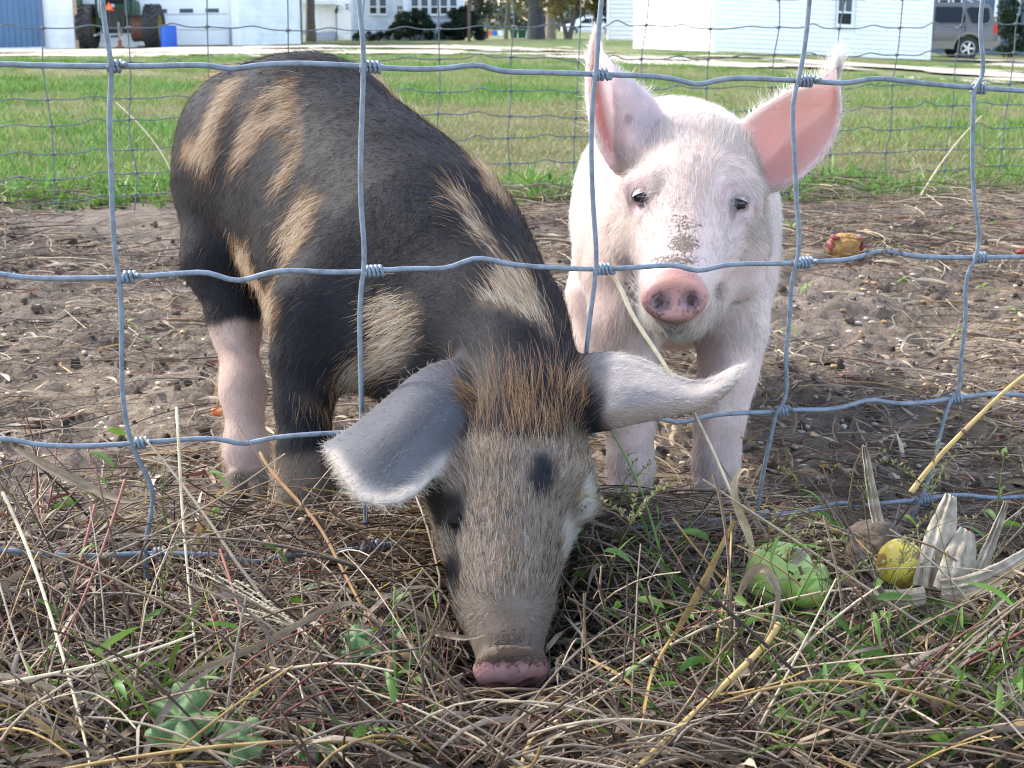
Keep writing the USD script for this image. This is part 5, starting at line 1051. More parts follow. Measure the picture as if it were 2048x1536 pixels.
    i = np.nonzero(head & vis & ~dd & ~lidz & (rnd < .78 - .62 * np.exp(-(((pu - 1366) / 66) ** 2 + ((pv - 490) / 75) ** 2)) - .5 * np.exp(-(((pu - 1350) / 95) ** 2 + ((pv - 568) / 42) ** 2))))[0]
    S = strands(P[i], Nf[i], fl[i], (.007 + .008 * g.random(len(i))) * np.where(pv[i] > 600, .8, nose[i]), .25 + .15 * g.random(len(i)), 6, seed=41); A.append(S[::2]); B.append(S[1::2])
    i = np.nonzero((head & vis & (pv > 560) & (pv < 690) & (np.abs(pu - 1370) > 75) & (rnd > .86)) | (head & vis & (pv < 300) & (rnd > .86)))[0]; A.append(strands(P[i], Nf[i], fl[i], .018, .42, 6, seed=42))
    i = np.nonzero(ear & vis & (rnd < .07))[0]; A.append(strands(P[i], Nf[i], fl[i], .008, .3, 6, seed=43))
    i = np.nonzero(~head & ~ear & vis & ~dd & (rnd < .42))[0]; A.append(strands(P[i], Nf[i], fl[i], .009, .16, 6, seed=44))
    for ex, ey in ((1281, 380), (1478, 392)):
        i = np.nonzero((np.abs(pu - ex) < 26) & (np.abs(pv - ey) < 13) & vis & (pz < 1.25))[0]; i = g.permutation(i)[:110]; A.append(strands(P[i], Nf[i], np.tile(-.9 * UP - .6 * FWD + np.sign(ex - 1380) * .5 * RIGHT, (len(i), 1)) + g.normal(0, .3, (len(i), 3)), .0065, .5, 6, seed=45))
    for E_ in (L, R):
        e, d = rim_of(E_); n = 1900; j = g.integers(0, len(e), n); t = np.linspace(0, 1, 6)[None, :, None]
        A.append(e[j][:, None] + t * ((0.006 + 0.013 * g.random(n) ** 1.4) * np.where(seen(e[j])[1] < 120, .55, 1))[:, None, None] * (d[j] + g.normal(0, .30, (n, 3)))[:, None] + t * t * .004 * UP)
    curves('coat_hair', np.concatenate(A), .00022 * np.linspace(1, .4, 6), white, pig, kind='stuff')
    curves('coat_hair', np.concatenate(B), .00022 * np.linspace(1, .4, 6), cream, pig, kind='stuff')
    return m
# ---------------------------------------------------------------- pigs
MS = build_spotted(); MW = build_white()
_pv = np.vstack([MS.vertices, MW.vertices]); _pn = np.vstack([MS.vertex_normals, MW.vertex_normals]); _pt = cKDTree(_pv)
def clear_of_pigs(P, gap=.002):
    """Which of the paths P (n, k, 3) stay outside both pigs."""
    d, i = _pt.query(P.reshape(-1, 3), distance_upper_bound=.09); ok = np.ones(len(d), bool); m = np.isfinite(d)
    s = ((P.reshape(-1, 3)[m] - _pv[i[m]]) * _pn[i[m]]).sum(1); ok[m] = s > gap; return ok.reshape(P.shape[:2]).all(1)

# ---------------------------------------------------------------- blades and stems, many at once
def paths(p0, az, el0, el1, length, k, turn, g, kink=0.0, floor=.003):
    n = len(p0); t = np.linspace(0, 1, k - 1)[None]
    a = az[:, None] + turn[:, None] * t + kink * g.normal(size=(n, 1)) * (t > g.random((n, 1))); e = el0[:, None] + (el1 - el0)[:, None] * t ** 1.3
    st = np.stack([np.cos(e) * np.cos(a), np.cos(e) * np.sin(a), np.sin(e)], -1) * (length / (k - 1))[:, None, None]
    P = np.concatenate([p0[:, None], p0[:, None] + np.cumsum(st, 1)], 1); z = zg(P[..., 0], P[..., 1]) + floor; P[..., 2] = np.maximum(P[..., 2], z); return P
def frames(P, g):
    T = np.gradient(P, axis=1); T /= np.linalg.norm(T, axis=2, keepdims=True) + 1e-12
    r = g.normal(size=(len(P), 1, 3)); A = np.cross(T, np.broadcast_to(r, T.shape)); A /= np.linalg.norm(A, axis=2, keepdims=True) + 1e-12; return T, A, np.cross(T, A)
def ribbons(P, w, g, twist=0.0, profile=None):
    n, k, _ = P.shape; T, A, B = frames(P, g); t = np.linspace(0, 1, k)[None]
    ang = twist * g.normal(size=(n, 1)) * t; D = np.cos(ang)[..., None] * A + np.sin(ang)[..., None] * B
    pr = np.sin(np.pi * np.clip(.12 + .88 * t, 0, 1)) ** .7 if profile is None else profile[None]
    h = (w[:, None] * pr * .5)[..., None]; E = np.cross(T, D) * h * .35
    V = np.stack([P - D * h, P - E, P + D * h], 2).reshape(-1, 3)
    i = np.arange(n)[:, None, None] * (3 * k) + np.arange(k - 1)[None, :, None] * 3 + np.arange(2)[None, None, :]; i = i.reshape(-1)
    return V, np.vstack([np.stack([i, i + 1, i + 4], 1), np.stack([i, i + 4, i + 3], 1)])
def stems(P, r, g, sides=4, taper=.45):
    n, k, _ = P.shape; T, A, B = frames(P, g); R = r[:, None] * np.linspace(1, taper, k)[None]; a = np.arange(sides) * 2 * np.pi / sides
    V = (P[:, :, None] + R[..., None, None] * (np.cos(a)[None, None, :, None] * A[:, :, None] + np.sin(a)[None, None, :, None] * B[:, :, None])).reshape(-1, 3)
    s, j, q = np.meshgrid(np.arange(n), np.arange(k - 1), np.arange(sides), indexing='ij'); o = s * k * sides + j * sides; a0, a1 = o + q, o + (q + 1) % sides
    a0, a1 = a0.ravel(), a1.ravel(); return V, np.vstack([np.stack([a0, a1, a1 + sides], 1), np.stack([a0, a1 + sides, a0 + sides], 1)])
STRAW = mat('dry_grass', (1, 1, 1), .7, tint=True, noise=(160, (.72, .68, .62), .35, .7), spec=.25, translucent=.18)
GREEN = mat('green_blade', (1, 1, 1), .5, tint=True, noise=(90, (.75, .8, .6), .35, .7), spec=.35, translucent=.35)
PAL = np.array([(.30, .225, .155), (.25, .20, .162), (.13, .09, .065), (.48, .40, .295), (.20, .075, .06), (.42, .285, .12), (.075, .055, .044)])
def tones(n, p, g, per):
    c = PAL[g.choice(len(PAL), n, p=np.array(p) / sum(p))] * g.uniform(.75, 1.25, (n, 1)); return np.repeat(c, per, 0)
def greens(n, g, per, base=(.075, .15, .026), warm=.5):
    c = np.array(base) * g.uniform(.7, 1.4, (n, 1)) * (1 + warm * g.random((n, 1)) * np.array([[.7, .15, .1]])); return np.repeat(c, per, 0)
fence_y = lambda x: NY + math.tan(NA) * (x - NX)
HEAD = [(650, 880), (760, 760), (930, 730), (1150, 710), (1480, 725), (1480, 800), (1215, 870), (1200, 1000), (1150, 1110), (1115, 1240), (1100, 1376), (942, 1376), (900, 1220), (850, 1010), (740, 1015)]
def hides_head(P):
    u, v, z = seen(P); return (inside(HEAD, u, v) & (z < np.interp(v, [730, 1000, 1380], [1.02, .975, .885]))).any(1)
_w4 = np.array([(0, 1100), (60, 1106), (176, 1111), (289, 1108), (391, 1109), (505, 1123), (605, 1110), (726, 1095), (860, 1088), (1240, 1058), (1424, 1041), (1563, 1027), (1683, 1006), (1762, 1007), (1924, 990), (2048, 993)], float)
def hides_wire(P):
    u, v, z = seen(P); return ((np.abs(v - np.interp(u, _w4[:, 0], _w4[:, 1])) < 9) & (P[..., 1] < fence_y(P[..., 0]) - .002)).any(1)
def too_tall(P, top=850):
    u, v, z = seen(P); return ((v < np.where(z < 1.05, top, 970)) & (z < 1.32) & ((u > 150) | (z < 1.05))).any(1)
def hides_fruit(P):
    u, v, z = seen(P); return ((np.hypot(u - 1562, v - 1135) < 62) | (np.hypot(u - 1800, v - 1125) < 40) | (np.hypot(u - 1625, v - 1172) < 38) | inside([(1860, 985), (1930, 985), (2030, 940), (2048, 1090), (1960, 1170), (1850, 1180)], u, v)).any(1)

def build_mat():
    g = np.random.default_rng(101)
    def spots(n, y0, y1, bias=1.0, lo=-.42, hi=.42):
        y = y0 + (y1 - y0) * g.random(n) ** bias; x = g.uniform(lo, hi, n) * y + g.normal(0, .02, n); return x, y
    V, F, C = [], [], []
    def put(vf, c):
        F.append(vf[1] + sum(len(q) for q in V)); V.append(vf[0]); C.append(c)
    wide = [0]
    def lay(n, y0, y1, el, ln, rad, kind, p, turn, lift, k=9, twist=1.5, band=None, kink=.35, bias=1.0, droop=(-.35, .05)):
        x, y = spots(n, y0, y1, bias)
        if wide[0]: x = np.where(g.random(n) < .5, -1, 1) * g.uniform(.38, 1.25, n) * np.where(y > .5, y, 1); x = np.clip(x, -1.15, 1.3)
        if band is not None: y = fence_y(x) + g.normal(band[0], band[1], n)
        p0 = np.stack([x, y, zg(x, y) + g.random(n) ** 1.6 * lift], 1); az = g.uniform(0, 2 * np.pi, n)
        P = paths(p0, az, g.uniform(el[0], el[1], n), g.uniform(droop[0], droop[1], n), g.uniform(ln[0], ln[1], n), k, g.normal(0, turn, n), g, kink)
        ok = clear_of_pigs(P) & ~hides_head(P) & ~too_tall(P) & (~hides_fruit(P) | (g.random(n) < .22)) & (~hides_wire(P) | (g.random(n) < .35)); P = P[ok]; n = len(P); w = g.uniform(rad[0], rad[1], n)
        if kind == 'stem': put(stems(P, w, g), tones(n, p, g, k * 4))
        else: put(ribbons(P, w, g, twist), tones(n, p, g, k * 3))
    #            n   y range      pitch        length      radius / width      kind     palette weights             turn lift
    lay(3400, .70, 1.10, (-.05, .30), (.06, .24), (.0005, .0014), 'stem', (4, 4, 3.4, 2, .7, .9, 2.6), .22, .024)  # low layers weighted towards dark tones, standing in for shade deep in the mat
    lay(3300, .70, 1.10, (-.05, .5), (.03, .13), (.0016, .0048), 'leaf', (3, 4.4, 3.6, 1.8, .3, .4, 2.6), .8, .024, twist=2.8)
    lay(2600, .70, 1.14, (-.05, .35), (.03, .12), (.0002, .00045), 'stem', (3, 5, 4, 1, .3, .3, 4), 1.2, .030, k=8)
    lay(2100, .70, 1.06, (.25, 1.25), (.06, .17), (.0005, .0014), 'stem', (4, 4, 3, 2.8, .8, 1.1, 1.4), .22, .012, droop=(-.3, 1.0))
    lay(2200, .70, 1.06, (.3, 1.35), (.035, .12), (.0016, .0046), 'leaf', (3.4, 4.8, 3.2, 2.2, .3, .4, 1.8), .9, .012, twist=3.0, droop=(-1.3, .5))
    lay(2000, .0, .0, (-.05, .7), (.06, .24), (.0005, .0013), 'stem', (4, 3, 3, 2.4, 1, 1, 2), .25, .040, band=(.025, .05), droop=(-.5, .3))
    lay(1400, .0, .0, (-.05, 1.0), (.04, .13), (.0016, .0044), 'leaf', (3, 4.4, 3.4, 2, .3, .5, 2), .9, .035, twist=2.8, band=(.02, .05), droop=(-1.2, .1))
    lay(95, .72, .98, (.2, 1.0), (.16, .32), (.0007, .0015), 'stem', (3, 3, 1, 5, 1, 2.4, .5), .12, .03, kink=.2, droop=(.0, .7), k=11)
    wide[0] = 1                                              # the same litter goes on to either side
    lay(2600, .65, 1.15, (-.05, .4), (.06, .22), (.0006, .0015), 'stem', (4, 4, 3.4, 2, .7, .9, 2.6), .3, .03); lay(3000, .65, 1.15, (-.05, 1.0), (.04, .13), (.002, .005), 'leaf', (3, 4.4, 3.6, 1.8, .3, .4, 2.6), .9, .03, twist=2.8)
    lay(1600, .0, .0, (-.05, .8), (.06, .22), (.0006, .0014), 'stem', (4, 3, 3, 2.4, 1, 1, 2), .25, .040, band=(.02, .06), droop=(-.5, .3)); wide[0] = 0
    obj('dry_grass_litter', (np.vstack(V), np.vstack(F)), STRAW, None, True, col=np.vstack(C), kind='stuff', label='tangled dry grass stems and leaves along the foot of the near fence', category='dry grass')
    # thinner litter over the pen
    V, F, C = [], [], []
    def pen(n, y0, y1, ln, rad, kind, p, turn, lift, dens=None, k=8):
        x, y = spots(n, y0, y1, 1.0); w_ = g.random(n) < .22; x = np.where(w_, np.sign(x) * g.uniform(.40, .95, n) * y, x)
        keep = meshkit.fbm(np.stack([x * 4, y * 3, 0 * x], 1), 2, 33) > (.36 if dens is None else dens); x, y = x[keep], y[keep]; n = len(x)
        p0 = np.stack([x, y, zg(x, y) + .002 + g.random(n) ** 2 * lift], 1); P = paths(p0, g.uniform(0, 2 * np.pi, n), g.uniform(0, .25, n), g.uniform(-.3, 0, n), g.uniform(ln[0], ln[1], n), k, g.normal(0, turn, n), g, .3)
        P = P[clear_of_pigs(P)]; n = len(P); w = g.uniform(rad[0], rad[1], n)
        put(stems(P, w, g) if kind == 'stem' else ribbons(P, w, g, 2.0), tones(n, p, g, k * (4 if kind == 'stem' else 3)))
    pen(4600, 1.05, 2.9, (.03, .16), (.0004, .0011), 'stem', (4, 4, 3.4, 2.4, .8, .6, 2.4), .6, .014)
    pen(3000, 1.05, 2.9, (.02, .10), (.0002, .0006), 'stem', (4, 4, 4, 1.6, .6, .4, 2), 1.3, .014)
    pen(1600, 1.1, 2.9, (.02, .09), (.002, .006), 'leaf', (4, 4, 2, 4, .6, .5, 1), .8, .012)
    pen(3600, 2.3, 3.3, (.04, .16), (.0006, .0014), 'stem', (3, 4.4, 4, 1.6, .5, .3, 2.4), .9, .05, .30)
    pen(5200, 1.05, 2.9, (.004, .018), (.0008, .0026), 'leaf', (3, 4, 3, 4, .3, .6, 1), .3, .002, .2, k=4)
    obj('pen_litter', (np.vstack(V), np.vstack(F)), STRAW, None, True, col=np.vstack(C), kind='stuff', label='broken straw and roots strewn over the bare soil of the pen', category='straw')
    # soil crumbs
    mb = MB(); ico = trimesh.creation.icosphere(1, 1.0); n = 2600; x, y = spots(n, .6, 2.8)
    for a, b in zip(x, y):
        s = .0015 + .0065 * g.random() ** 3; v = ico.vertices * s * g.uniform(.6, 1.2, 3) * (1 + .3 * g.normal(size=(len(ico.vertices), 1))) + [a, b, zg(a, b) + s * .3]; mb.add(v, ico.faces, np.array([.10, .076, .058]) * g.uniform(.6, 1.35))
    mb.build('soil_crumbs', mat('soil_crumb', (1, 1, 1), .95, tint=True, noise=(400, (.6, .6, .6), .3, .7), spec=.1), None, True, kind='stuff', label='loose crumbs of dark soil across the pen', category='soil')
    # green growth among the straw
    V, F, C = [], [], []
    def px_spots(n, boxes):
        w = np.array([b[4] for b in boxes], float); k = g.choice(len(boxes), n, p=w / w.sum()); B = np.array([b[:4] for b in boxes], float)[k]
        px = B[:, 0] + (B[:, 2] - B[:, 0]) * g.random(n); py = B[:, 1] + (B[:, 3] - B[:, 1]) * g.random(n); P = np.array([ground_at(a, b) for a, b in zip(px, py)]); P[:, 2] = zg(P[:, 0], P[:, 1]); return P
    boxes = [(1300, 1330, 2048, 1600, 7), (1150, 1180, 1500, 1400, .8), (0, 1460, 420, 1600, 1.2), (480, 1300, 900, 1580, 1.3), (1700, 1150, 2048, 1300, .8), (20, 1050, 480, 1300, .25)]
    p0 = px_spots(300, boxes); n = len(p0); P = paths(p0, g.uniform(0, 2 * np.pi, n), g.uniform(.5, 1.4, n), g.uniform(-.2, 1.0, n), g.uniform(.035, .13, n), 9, g.normal(0, .7, n), g, .1); P = P[clear_of_pigs(P) & ~hides_head(P) & ~hides_fruit(P)]; n = len(P)
    put(ribbons(P, g.uniform(.0012, .0034, n), g, .8), greens(n, g, 27))
    p0 = px_spots(85, boxes); n = len(p0); P = paths(p0, g.uniform(0, 2 * np.pi, n), g.uniform(.7, 1.4, n), g.uniform(.4, 1.3, n), g.uniform(.05, .13, n), 8, g.normal(0, .4, n), g, .2); P = P[clear_of_pigs(P) & ~hides_head(P)]; n = len(P)
    put(stems(P, g.uniform(.0005, .0010, n), g), greens(n, g, 32, (.10, .16, .04)))
    q = np.repeat(np.arange(n), 5); j = np.tile([2, 3, 4, 5, 7], n); L0 = P[q, j]; m = len(L0); Lp = paths(L0, g.uniform(0, 2 * np.pi, m), g.uniform(.2, .9, m), g.uniform(-.6, .2, m), g.uniform(.012, .034, m), 6, g.normal(0, .3, m), g); ok = clear_of_pigs(Lp) & ~hides_head(Lp); Lp = Lp[ok]; m = len(Lp)
    put(ribbons(Lp, g.uniform(.0022, .0055, m), g, .3), greens(m, g, 18, (.085, .18, .035)))
    # fine seed heads: four fingers of tiny grains on a stalk
    p0 = px_spots(20, [(1200, 1150, 2048, 1530, 3), (0, 1100, 600, 1500, 1), (1500, 1050, 2000, 1300, 1)]); n = len(p0); P = paths(p0, g.uniform(0, 2 * np.pi, n), g.uniform(.9, 1.45, n), g.uniform(.6, 1.2, n), g.uniform(.08, .17, n), 9, g.normal(0, .3, n), g, .1); P = P[clear_of_pigs(P) & ~hides_head(P) & ~too_tall(P, 960)]; n = len(P)
    put(stems(P, np.full(n, .0005), g), greens(n, g, 36, (.12, .15, .05)))
    q = np.repeat(np.arange(n), 4); Fp = paths(P[q, -1], g.uniform(0, 2 * np.pi, 4 * n), g.uniform(.5, 1.3, 4 * n), g.uniform(.0, .8, 4 * n), g.uniform(.03, .06, 4 * n), 12, g.normal(0, .3, 4 * n), g); put(stems(Fp, np.full(4 * n, .00035), g, 3), greens(4 * n, g, 36, (.13, .15, .06)))
    gr = np.repeat(Fp.reshape(-1, 3), 2, 0) + g.normal(0, .0005, (Fp.shape[0] * 24, 3)); m = len(gr); Sp = paths(gr, g.uniform(0, 2 * np.pi, m), g.uniform(.3, 1.4, m), g.uniform(.3, 1.2, m), np.full(m, .0032), 3, np.zeros(m), g); put(ribbons(Sp, np.full(m, .0012), g), greens(m, g, 9, (.16, .17, .08)))
    obj('green_grass', (np.vstack(V), np.vstack(F)), GREEN, None, True, col=np.vstack(C), kind='stuff', label='fresh green grass blades and seed heads growing through the dry litter', category='grass')
build_mat()

# ---------------------------------------------------------------- the field beyond the pen
def build_field():
    g = np.random.default_rng(202)
    def clump(n, h, spread, w, base, warm, dry=0.0, seg=4, lean=.5):
        a = g.uniform(0, 2 * np.pi, n); r = spread * np.sqrt(g.random(n)); p0 = np.stack([r * np.cos(a), r * np.sin(a), 0 * r - .01], 1)
        t = np.linspace(0, 1, seg)[None, :, None]; az = g.uniform(0, 2 * np.pi, n); out = np.stack([np.cos(az), np.sin(az), 0 * az], 1)[:, None]; L = (h * g.uniform(.5, 1.2, n))[:, None, None]; le = (lean * g.uniform(.2, 1.5, n))[:, None, None]
        P = p0[:, None] + L * (t * np.array([0, 0, 1.0]) * (1 - .35 * le * t) + le * t ** 1.8 * out); V, F = ribbons(P, w * g.uniform(.6, 1.3, n), g, .4)
        c = greens(n, g, seg * 3, base, warm); d = np.repeat(g.random(n) < dry, seg * 3); c[d] = c[d] * 0 + np.array([.30, .24, .13]) * g.uniform(.7, 1.2); return V, F, c
    def scatter(name, protos, P, idx, scl, label, category):
        pi = UsdGeom.PointInstancer.Define(stage, _path(name, None)); paths_ = []
        for k, (V, F, c) in enumerate(protos):
            m = usdkit.mesh(stage, f'{pi.GetPath()}/clump_{k:03d}', (V, F), GREEN, True); UsdGeom.PrimvarsAPI(m).CreatePrimvar('tint', _T.Color3fArray, 'vertex').Set(Vt.Vec3fArray.FromNumpy(c.astype(np.float32))); paths_.append(m.GetPath())
        pi.CreatePrototypesRel().SetTargets(paths_); n = len(P); pi.CreateProtoIndicesAttr(Vt.IntArray.FromNumpy(idx.astype(np.int32))); pi.CreatePositionsAttr(Vt.Vec3fArray.FromNumpy(P.astype(np.float32)))
        a = g.uniform(0, 2 * np.pi, n); q = np.zeros((n, 4), np.float32); q[:, 0] = np.sin(0 * a); h = np.stack([np.cos(a / 2), 0 * a, 0 * a, np.sin(a / 2)], 1)
        pi.CreateOrientationsAttr(Vt.QuathArray([Gf.Quath(float(x[0]), float(x[1]), float(x[2]), float(x[3])) for x in h])); pi.CreateScalesAttr(Vt.Vec3fArray.FromNumpy(np.repeat(scl[:, None], 3, 1).astype(np.float32)))
        _data(pi.GetPrim(), kind='stuff', label=label, category=category)
    protos = [clump(34, .044, .07, .0032, (.105, .215, .058), .35, .10), clump(34, .038, .08, .0030, (.13, .215, .07), .45, .18), clump(30, .058, .06, .0036, (.085, .185, .035), .3, .04), clump(26, .034, .08, .0028, (.17, .21, .095), .7, .42), clump(22, .055, .05, .0034, (.07, .16, .03), .3, .05), clump(30, .05, .08, .0032, (.16, .23, .075), .4, .15)]
    n = 19000; u = g.random(n); y = (math.sqrt(2.55) + u * (math.sqrt(36) - math.sqrt(2.55))) ** 2; x = (g.uniform(-.44, .46, n)) * y
    edge = 3.20 + .07 * x + (meshkit.fbm(np.stack([x * 5, y * 5, 0 * x], 1), 3, 11) - .5) * .5
    px, py, _ = seen(np.stack([x, y, zbase(x, y)], 1)); r0 = np.interp(px, [-500, 0, 300, 600, 800, 1000, 1250, 1450, 1700, 1950, 2300, 2700], [103, 101, 97, 92, 93, 94, 108, 116, 127, 141, 160, 175]) ; r1 = np.interp(px, [-500, 0, 300, 600, 800, 1000, 1250, 1450, 1700, 1950, 2300, 2700], [124, 116, 113, 110, 110, 112, 126, 134, 147, 160, 180, 205])
    road = (py > r0 - 1) & (py < r1 + 1); ok = (y > edge - .05) & (~road | (g.random(n) < .05)); x, y = x[ok], y[ok]; n = len(x)
    P = np.stack([x, y, zg(x, y)], 1); dry = meshkit.fbm(np.stack([x * .55, y * .55, 0 * x], 1), 3, 14) + .10 * g.normal(size=n); idx = np.where(dry > .57, 3, np.where(dry > .49, np.where(g.random(n) < .5, 1, 5), g.choice([0, 2, 4, 5, 1], n, p=[.32, .26, .16, .16, .10])))
    scatter('grass', protos, P, idx, g.uniform(.75, 1.3, n) * (1 + .015 * y), 'mown green grass field between the pen and the gravel drive', 'grass')
    # broad weeds along the far fence
    W = [clump(16, .085, .05, .017, (.095, .20, .04), .3, .04, 5, .9), clump(12, .10, .04, .013, (.115, .21, .05), .35, 0, 5, .8), clump(20, .13, .05, .005, (.11, .24, .045), .4, .05, 5, .6)]
    px = np.concatenate([g.uniform(1050, 1780, 120), g.uniform(-150, 340, 64), g.uniform(600, 1060, 26), g.uniform(1750, 2300, 16)]); q = np.array([ground_at(a, 398) for a in px]); q[:, 1] = np.maximum(3.06 + .277 * q[:, 0], 3.24 + .07 * q[:, 0]) + g.normal(.04, .10, len(px)); q[:, 0] = (px - 1024) / FPX * q[:, 1] * .99; q[:, 2] = zg(q[:, 0], q[:, 1]) - .005
    scatter('fence_weeds', W, q, g.integers(0, 3, len(q)), g.uniform(.4, .8, len(q)), 'lush green weeds along the foot of the far fence', 'weeds')
build_field()

# ---------------------------------------------------------------- corn kernels, seedlings, fruit, single stalks
def build_kernels():
    g = np.random.default_rng(303)
    s = trimesh.creation.icosphere(2, 1.0); v = np.array(s.vertices); v[:, 0] *= 1 - .38 * (v[:, 1] + 1) / 2; v *= np.array([.0040, .0052, .0024]); 
    K = [('yellow', (.42, .26, .09)), ('cream', (.44, .34, .22)), ('pale whitish', (.47, .41, .34)), ('brownish orange', (.30, .15, .06))]
    mats = [mat('kernel_' + k.replace(' ', '_'), c, .4, noise=(260, tuple(x * .55 for x in c), .40, .75), spec=.4) for k, c in K]
    boxes = [(1480, 560, 2060, 980, 7), (1060, 470, 1200, 760, 1), (1540, 440, 2060, 580, 1.3), (0, 660, 440, 860, 1.6), (650, 780, 720, 880, .3), (1290, 700, 1400, 960, .8), (0, 500, 360, 680, .5)]
    w = np.array([b[4] for b in boxes]); n = 600; k = g.choice(len(boxes), n, p=w / w.sum()); B = np.array([b[:4] for b in boxes], float)[k]; px = B[:, 0] + (B[:, 2] - B[:, 0]) * g.random(n); py = B[:, 1] + (B[:, 3] - B[:, 1]) * g.random(n)
    P = np.array([ground_at(a, b) for a, b in zip(px, py)]); P[:, 2] = zg(P[:, 0], P[:, 1]) + .0004; keep = clear_of_pigs(P[:, None], .006) & (P[:, 1] < 2.9); P = P[keep]; P = P[np.argsort(P[:, 1])]; kind = g.choice(4, len(P), p=[.20, .33, .37, .10]); first = {}
    rest = [MB() for _ in K]
    for i, p in enumerate(P):
        c = kind[i]; sc = g.uniform(.5, 1.1); rz = g.uniform(0, 6.28)
        if i < 300:
            lab = f'{K[c][0]} corn kernel scattered on the bare soil of the pen'
            if c not in first:
                t = thing('corn_kernel', lab, 'corn kernel', 'corn kernels strewn on the soil', loc=p, rotz=rz); obj('grain', (v, s.faces), mats[c], t, True); obj('tip', trimesh.creation.icosphere(1, .0012).apply_translation([0, .0052, 0]), mats[2], t, True); first[c] = t
            else: copy_of(first[c], p, rz, (sc, sc, sc), lab, 'corn kernel', 'corn kernels strewn on the soil')
        else:
            R = trimesh.transformations.rotation_matrix(rz, [0, 0, 1])[:3, :3]; rest[c].add(v @ R.T * sc + p, s.faces)
    t = thing('corn_kernels_far', 'corn kernels lying farther back in the pen, too many to count', 'corn kernel', kind='stuff')
    for c in range(4):
        if rest[c].v: rest[c].build('grains', mats[c], t, True)
build_kernels()

